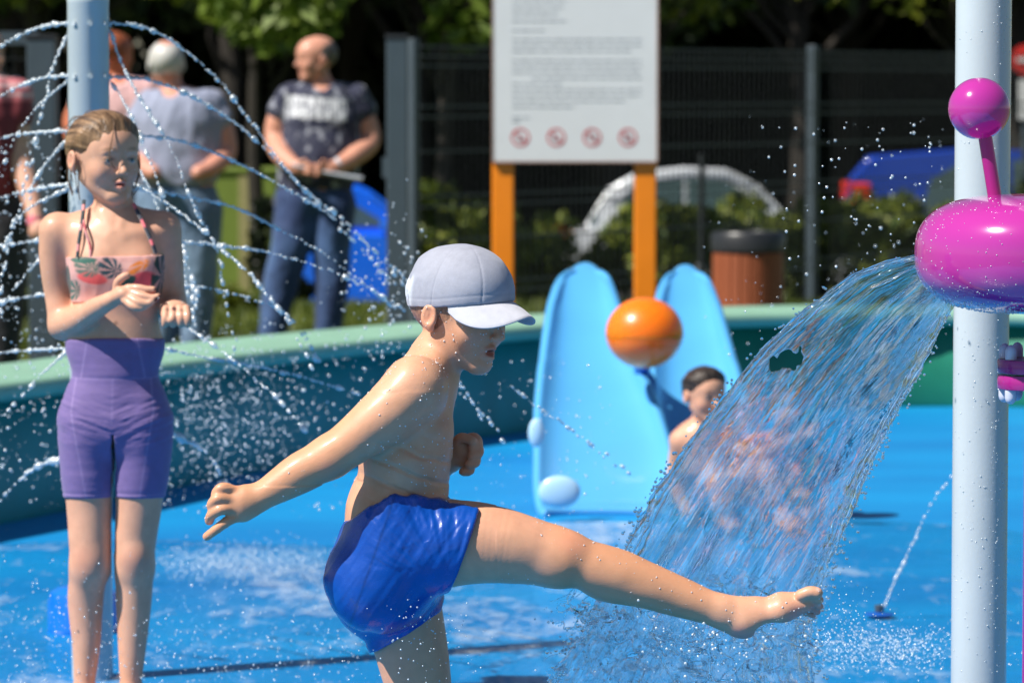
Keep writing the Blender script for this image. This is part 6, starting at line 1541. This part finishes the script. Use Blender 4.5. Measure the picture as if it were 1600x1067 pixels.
for x0, x1 in ((1190,1176),(1234,1252)): T += chain([(B2(x0,790,.03), r2(22)), (B2(x1,778,-.10), r2(18)), (B2(x1,785,-.15), r2(15)), (Vector((B2(x1,800).x,Y2-.16,.05)), r2(12)), (Vector((B2(x1,800).x,Y2-.26,.025)), r2(10))], .02, g='leg')
k2c = B2(1240,655,-.10); k2M = HM((-.35,-1,-.45)); hp, k2L = head(k2c, k2M, .195); T += hp
axK2 = (axis(B2(1130,0).x, B2(1296,0).x, .006), axis(Y2-.32, Y2+.2, .006), axis(-.004, B2(1200,600).z, .006))
solid('body', T, axK2, M['skin'], kd2, lambda V, N: skin_col(V, (.60,.34,.24), 6)); eyes(k2c, k2M, .195, kd2)
def coral(V, N):
    n = fbm(V[:,0]*30, V[:,1]*30, V[:,2]*30, oct=3, seed=91); c = lerp3((.80,.13,.05), (.85,.38,.25), np.clip(n*3+.5, 0, 1)); d = (n < -.22)[:,None]; return np.where(d, np.array((.08,.03,.06)), c)
axK2s = (axis(B2(1150,0).x, B2(1280,0).x, .006), axis(Y2-.12, Y2+.2, .006), axis(.02, B2(1200,655).z, .006))
solid('swimsuit', [p for p in T if p['g'] == 'torso'], axK2s, M['cloth'], kd2, coral, off=.008, clip=lambda x, y, z: z - B2(1200,668).z + 0*x + 0*y)
axh = (axis(k2c.x-.11, k2c.x+.11, .004), axis(k2c.y-.12, k2c.y+.12, .004), axis(k2c.z-.06, k2c.z+.115, .004))
solid('hair', [ell(k2L(0,-.055,.13), (.385*.195,.475*.195,.39*.195), np.array(k2M), .01)], axh, M['hair'], kd2, hair_colf(k2c, k2M, .195, (.05,.03,.02), (.12,.07,.04)), clip=hair_clip(k2c, k2M, .195), disp=hair_disp(k2c, k2M, .195))

# ------------------------------------------------------------------ ADULTS BEHIND THE WALL
def adult(label, Y, top, torso, arms, legs, headp, shirt, trousers, skin, hairc=None, hairk=None, hh_=.248, hemy=290, sleeve=.5, bald=False, shirtcol=None, belly=None, hand_pts=None, h=.0085, hemtuck=0):
    s = S(Y); A = lambda px, py, dy=0.0: P(px, py, Y+dy); q = lambda v: v/s
    root = empty('person', (A(torso[2][0], 500).x, Y, terrain(0, Y)), label, 'person'); T = []
    for (px, py, hw, dp) in torso: T.append(ell(A(px, py), (q(hw), dp, q(30)), None, .05, 'torso'))
    for i in range(len(torso)-1):
        a, b = torso[i], torso[i+1]; T.append(cone(A(a[0],a[1]), A(b[0],b[1]), min(a[3],b[3])*.95, min(a[3],b[3])*.95, .05, (1,0,0), min(a[3],b[3])/q((a[2]+b[2])/2), 'torso'))
    if belly: T.append(ell(A(belly[0],belly[1],belly[2]), (q(belly[3]),belly[4],q(belly[5])), None, .05, 'torso'))
    c, fw_, nk = headp; hc = A(*c); Mh = HM(fw_)
    T.append(cone(A(*nk), hc + Vector((0,0,-.05)), .062, .058, .03, g='neck'))
    sl = []
    for arm in arms:
        pts = [(A(*p[:3]), q(p[3])) for p in arm]; ch = chain(pts, .02, g='arm'); T += ch; sl.append(arm)
    if hand_pts:
        for (pc, dr) in hand_pts:
            pc = A(*pc); T.append(ell(pc, (.045,.030,.04), None, .015, 'hand'))
            for k in range(4):
                o_ = Vector((dr*(.03), -.015, -.025+.018*k)); T += finger([pc+o_, pc+o_+Vector((dr*.035,-.02,-.006)), pc+o_+Vector((dr*.05,.0,-.012))], .010, .009)
            T += finger([pc+Vector((0,-.015,.03)), pc+Vector((dr*.04,-.03,.045))], .011, .010)
    for leg in legs:
        T += chain([(A(*p[:3]), q(p[3])) for p in leg], .03, g='leg')
    hp, L = head(hc, Mh, hh_, open_=.004, squint=.02, noseh=1.1, jaww=1.1); T += hp
    xs_ = [x for p in T for x in ([p['a'][0]] if p['t']=='c' else [p['c'][0]] if p['t']=='e' else [q_[1][0] for q_ in p['segs']])]; zt = hc.z+hh_*.6
    z0 = terrain(0,Y)-.01
    ax = (axis(min(xs_)-.17, max(xs_)+.17, h, [(hc.x-.13, hc.x+.13, .0055)]), axis(Y-.34, Y+.30, h), axis(z0, zt, h, [(hc.z-.16, zt, .0055)]))
    def colf(V, N):
        c_ = head_tint(V, hc, Mh, hh_, skin_col(V, skin, 4, amt=.3), lips=(.45,.15,.12), brow=(.12,.08,.06), blush=.15, sq=.02)
        if hairc is not None:
            l = ((V-np.array(hc))@np.array(Mh))/hh_; n = fbm(V[:,0]*60, V[:,1]*60, V[:,2]*60, oct=3, seed=2)*.08
            m_ = (np.abs(l) < .75).all(1) & (l[:,2] > hairk[0]*l[:,1]+hairk[1]+n) & (l[:,2] > -.2)
            if bald: m_ &= (np.hypot(l[:,0], (l[:,1]+bald[0])*bald[3])/bald[1] + 0 > 1) | (l[:,2] < bald[2])
            c_ = np.where(m_[:,None], np.array(hairc), c_)
        return c_
    solid('body', T, ax, M['skin'], root, colf, it=3)
    # shirt with short sleeves
    shp = [p for p in T if p['g'] == 'torso']; 
    for arm in arms:
        pts = [(A(*p[:3]), q(p[3])) for p in arm]; n_ = 0; cutp = pts[0][0].lerp(pts[1][0], 1.0)
        shp += [cone(pts[0][0], pts[0][0].lerp(pts[1][0], sleeve), pts[0][1]*.98, pts[1][1]*1.15, .02, g='torso')]
        shp += [cone(A(nk[0], nk[1]+9, .02), pts[0][0], q(12), pts[0][1]*.85, .03, g='torso')]
    zs = [p['a'][0] for p in shp if p['t']=='c'] + [p['c'][0] for p in shp if p['t']=='e']
    axs = (axis(min(zs)-.2, max(zs)+.2, h*.9), axis(Y-.32, Y+.28, h), axis(A(0,hemy+6).z, A(0,torso[0][1]-48).z, h*.9))
    def clip(x, y, z):
        px, py = XZ(x, z, Y); a = (torso[0][1]-30 + .0011*(px-torso[0][0])**2*-1*0 - py)/s; b = (py-hemy-2*np.sin(px/14))/s
        nk_ = (14 - np.hypot(px-nk[0], (py-(torso[0][1]-32))*1.0))/s; return np.maximum(np.maximum(a, b), nk_)
    solid('shirt', shp, axs, M['cloth'], root, shirtcol or (lambda V, N: np.tile(np.array(shirt), (len(V),1))*(1+.10*fbm(V[:,0]*9, V[:,1]*9, V[:,2]*5, seed=3))[:,None]), off=.011, clip=clip,
          disp=lambda V, N: fbm(V[:,0]*16, V[:,1]*16, V[:,2]*7, oct=3, seed=int(Y*10))*.013)
    lg = [p for p in T if p['g'] == 'leg'] + shp[len(torso)-1:len(torso)]
    axl = (axis(min(xs_)-.1, max(xs_)+.1, h), axis(Y-.30, Y+.28, h), axis(z0, A(0,hemy-24).z, h))
    def tcl(V, N):
        n = fbm(V[:,0]*11, V[:,1]*11, V[:,2]*4, seed=7); pale = np.exp(-((np.mod(V[:,2]-.1,.6)-.45)/.12)**2)*(N[:,1] < 0)*.5; return lerp3(trousers[0], trousers[1], np.clip(n*.8+.2+pale, 0, 1))
    solid('trousers', lg, axl, M['cloth'], root, tcl, off=.018, clip=lambda x, y, z: np.maximum(z-A(0,hemy-14).z, .05-(z-z0))+0*x+0*y, disp=lambda V, N: fbm(V[:,0]*14, V[:,1]*14, V[:,2]*9, oct=3, seed=6)*.012)
    for leg in legs:
        p = A(*leg[-1][:3]); mb = MB(); mb.box((p.x-.01, p.y-.05, z0+.055), (.048,.13,.05), bev=.03); mb.build('shoe', M['shoe'], root, True)
    return root, A
# bald man in patterned navy T-shirt
def tcol(V, N):
    px, py = XZ(V[:,0], V[:,2], 21.5); n = fbm(V[:,0]*30, V[:,1]*30, V[:,2]*30, oct=3, seed=33); t = np.clip((n-.14)*6, 0, 1)*.7
    c = lerp3((.014,.018,.050), (.36,.38,.44), t)
    # pale block lettering across the chest
    bx = (px-446)/98; by = (py-148-.09*(px-446))/34; ins_ = (bx > 0) & (bx < 1) & (by > 0) & (by < 1) & (N[:,1] < .1)
    k = np.floor(bx*8); f = bx*8-k; gap = (f > .86) | (f < .06); cut = ((np.mod(k,3) == 0) & (f > .35) & (f < .6) & (by > .42)) | ((np.mod(k,3) == 1) & (f > .35) & (f < .62) & (by < .6) & (by > .18)) | ((np.mod(k,3) == 2) & (f > .30) & (by > .33) & (by < .5))
    return np.where((ins_ & ~gap & ~cut)[:,None], np.array((.66,.68,.72)), c)
manB, AB = adult('bald man in navy patterned T-shirt with white lettering, holding a thin rod', 21.5, 43,
    [(504,160,47,.10),(502,190,54,.125),(500,225,55,.13),(499,262,54,.125),(490,300,50,.115)],
    [[(452,152,.0,18),(435,190,.02,19),(430,218,.0,16),(440,242,-.12,16),(460,260,-.22,12)], [(556,153,.02,18),(570,190,.04,19),(577,222,.02,17),(552,246,-.12,15),(524,262,-.22,12)]],
    [[(466,320,.0,30),(455,380,-.02,26),(438,450,.0,22),(424,528,.0,15)], [(522,320,.0,30),(518,380,.0,26),(518,450,.0,22),(512,535,.0,15)]],
    ((493,92,-.02), (-.90,-.42,-.02), (504,135,.02)), (0,0,0), ((.012,.035,.12),(.05,.12,.28)), (.60,.29,.20), (.12,.10,.09), (.9,.10), hemy=296, bald=(-.10,.36,.02,.75),
    shirtcol=tcol, belly=(497,250,-.06,50,.10,46), hand_pts=[((466,263,-.25),1), ((516,264,-.25),-1)])
rod = MB(); rod.tube([AB(455,258,-.27), AB(510,270,-.275), AB(566,280,-.27)], [.010,.009,.014], 10); M['rodm'] = mat('grey_rod', (.42,.46,.52), .4)
ro = rod.build('thin_rod', M['rodm'], None, True); tag(ro, 'thin grey rod held in both hands of the bald man', 'rod')
MB().lathe([(.034,-.012),(.037,0),(.034,.012)], AB(530,256,-.215), 20, M=Matrix.Rotation(R(62),3,'Y')).build('wristwatch', M['rodm'], manB, True)
# white-haired man seen from behind
adult('white-haired man in blue-grey polo shirt and jeans, seen from behind', 20.3, 68,
    [(282,170,52,.11),(281,195,62,.135),(279,228,62,.14),(277,262,58,.135),(275,300,55,.125)],
    [[(232,163,.0,18),(216,205,.02,19),(214,240,.0,16),(226,262,-.14,14),(240,270,-.2,12)], [(330,163,.0,18),(346,205,.02,20),(352,240,.0,17),(330,262,-.15,14),(310,270,-.22,12)]],
    [[(250,330,.0,36),(248,400,.0,31),(250,470,.0,24),(250,560,.0,17)], [(306,330,.0,36),(306,400,.0,31),(306,470,.0,24),(304,560,.0,17)]],
    ((259,101,.0), (-.25,.96,0), (268,138,.03)), (.27,.30,.42), ((.10,.17,.28),(.20,.30,.42)), (.60,.28,.20), (.50,.49,.47), (3.0,-1.0), hemy=288, bald=(.20,.17,.25,1.0))
# red-haired person in pink, mostly behind the pole
adult('person with reddish skin in a pale pink shirt, behind the spray pole', 22, 40,
    [(190,150,46,.10),(186,172,58,.13),(182,210,56,.13),(180,250,54,.13),(180,290,54,.12)],
    [[(146,146,.0,18),(120,180,.02,19),(116,210,.0,16),(128,240,-.1,13),(140,255,-.18,11)], [(226,146,.0,18),(240,180,.02,19),(240,215,.0,16),(225,240,-.1,13),(214,255,-.18,11)]],
    [[(160,310,.0,30),(158,380,.0,26),(156,450,.0,20),(156,540,.0,14)], [(202,310,.0,30),(200,380,.0,26),(200,450,.0,20),(200,540,.0,14)]],
    ((180,84,.0), (.6,.75,0), (188,125,.02)), (.70,.42,.42), ((.03,.03,.04),(.06,.06,.08)), (.52,.15,.07), (.30,.08,.03), (2.0,.1), hemy=285)
# person at the left edge, striped sleeve, arm hanging with a pink wristband
def strp(V, N):
    px, py = XZ(V[:,0], V[:,2], 17.2); st = (np.sin(py/2.3) > 0)[:,None]; a = np.where(st, np.array((.70,.42,.42)), np.array((.55,.12,.14))); return np.where(((py > 158))[:,None], np.array((.16,.012,.022)), a)
adult('person at the left edge in striped top with a pink wristband', 17.2, 20,
    [(-25,150,58,.11),(-28,190,60,.14),(-30,230,58,.14),(-32,270,56,.14),(-32,310,56,.13)],
    [[(22,150,.0,24),(26,200,-.02,21),(30,245,-.04,19),(46,300,-.12,16),(56,345,-.2,12)], [(-80,150,.0,26),(-92,200,.0,22),(-92,250,.0,19),(-80,300,-.1,15),(-70,340,-.2,12)]],
    [[(-55,350,.0,40),(-56,430,.0,34),(-56,520,.0,26),(-56,640,.0,18)], [(0,350,.0,40),(2,430,.0,34),(2,520,.0,26),(2,640,.0,18)]],
    ((-30,82,.0), (.8,-.5,0), (-28,122,.02)), (.6,.3,.3), ((.012,.012,.016),(.03,.03,.04)), (.60,.33,.24), (.05,.03,.02), (.6,.1), hemy=312, shirtcol=strp, sleeve=.55,
    hand_pts=[((60,362,-.22),1)])
q = P(55,345,17.0); MB().lathe([(.031,-.022),(.034,-.012),(.034,.012),(.031,.022)], q, 24, M=Matrix.Rotation(R(14),3,'Y')).build('wristband', mat('pink_band', (.75,.18,.24), .5), [o for o in COL.objects if o.get('label','').startswith('person at the left edge')][0], True)
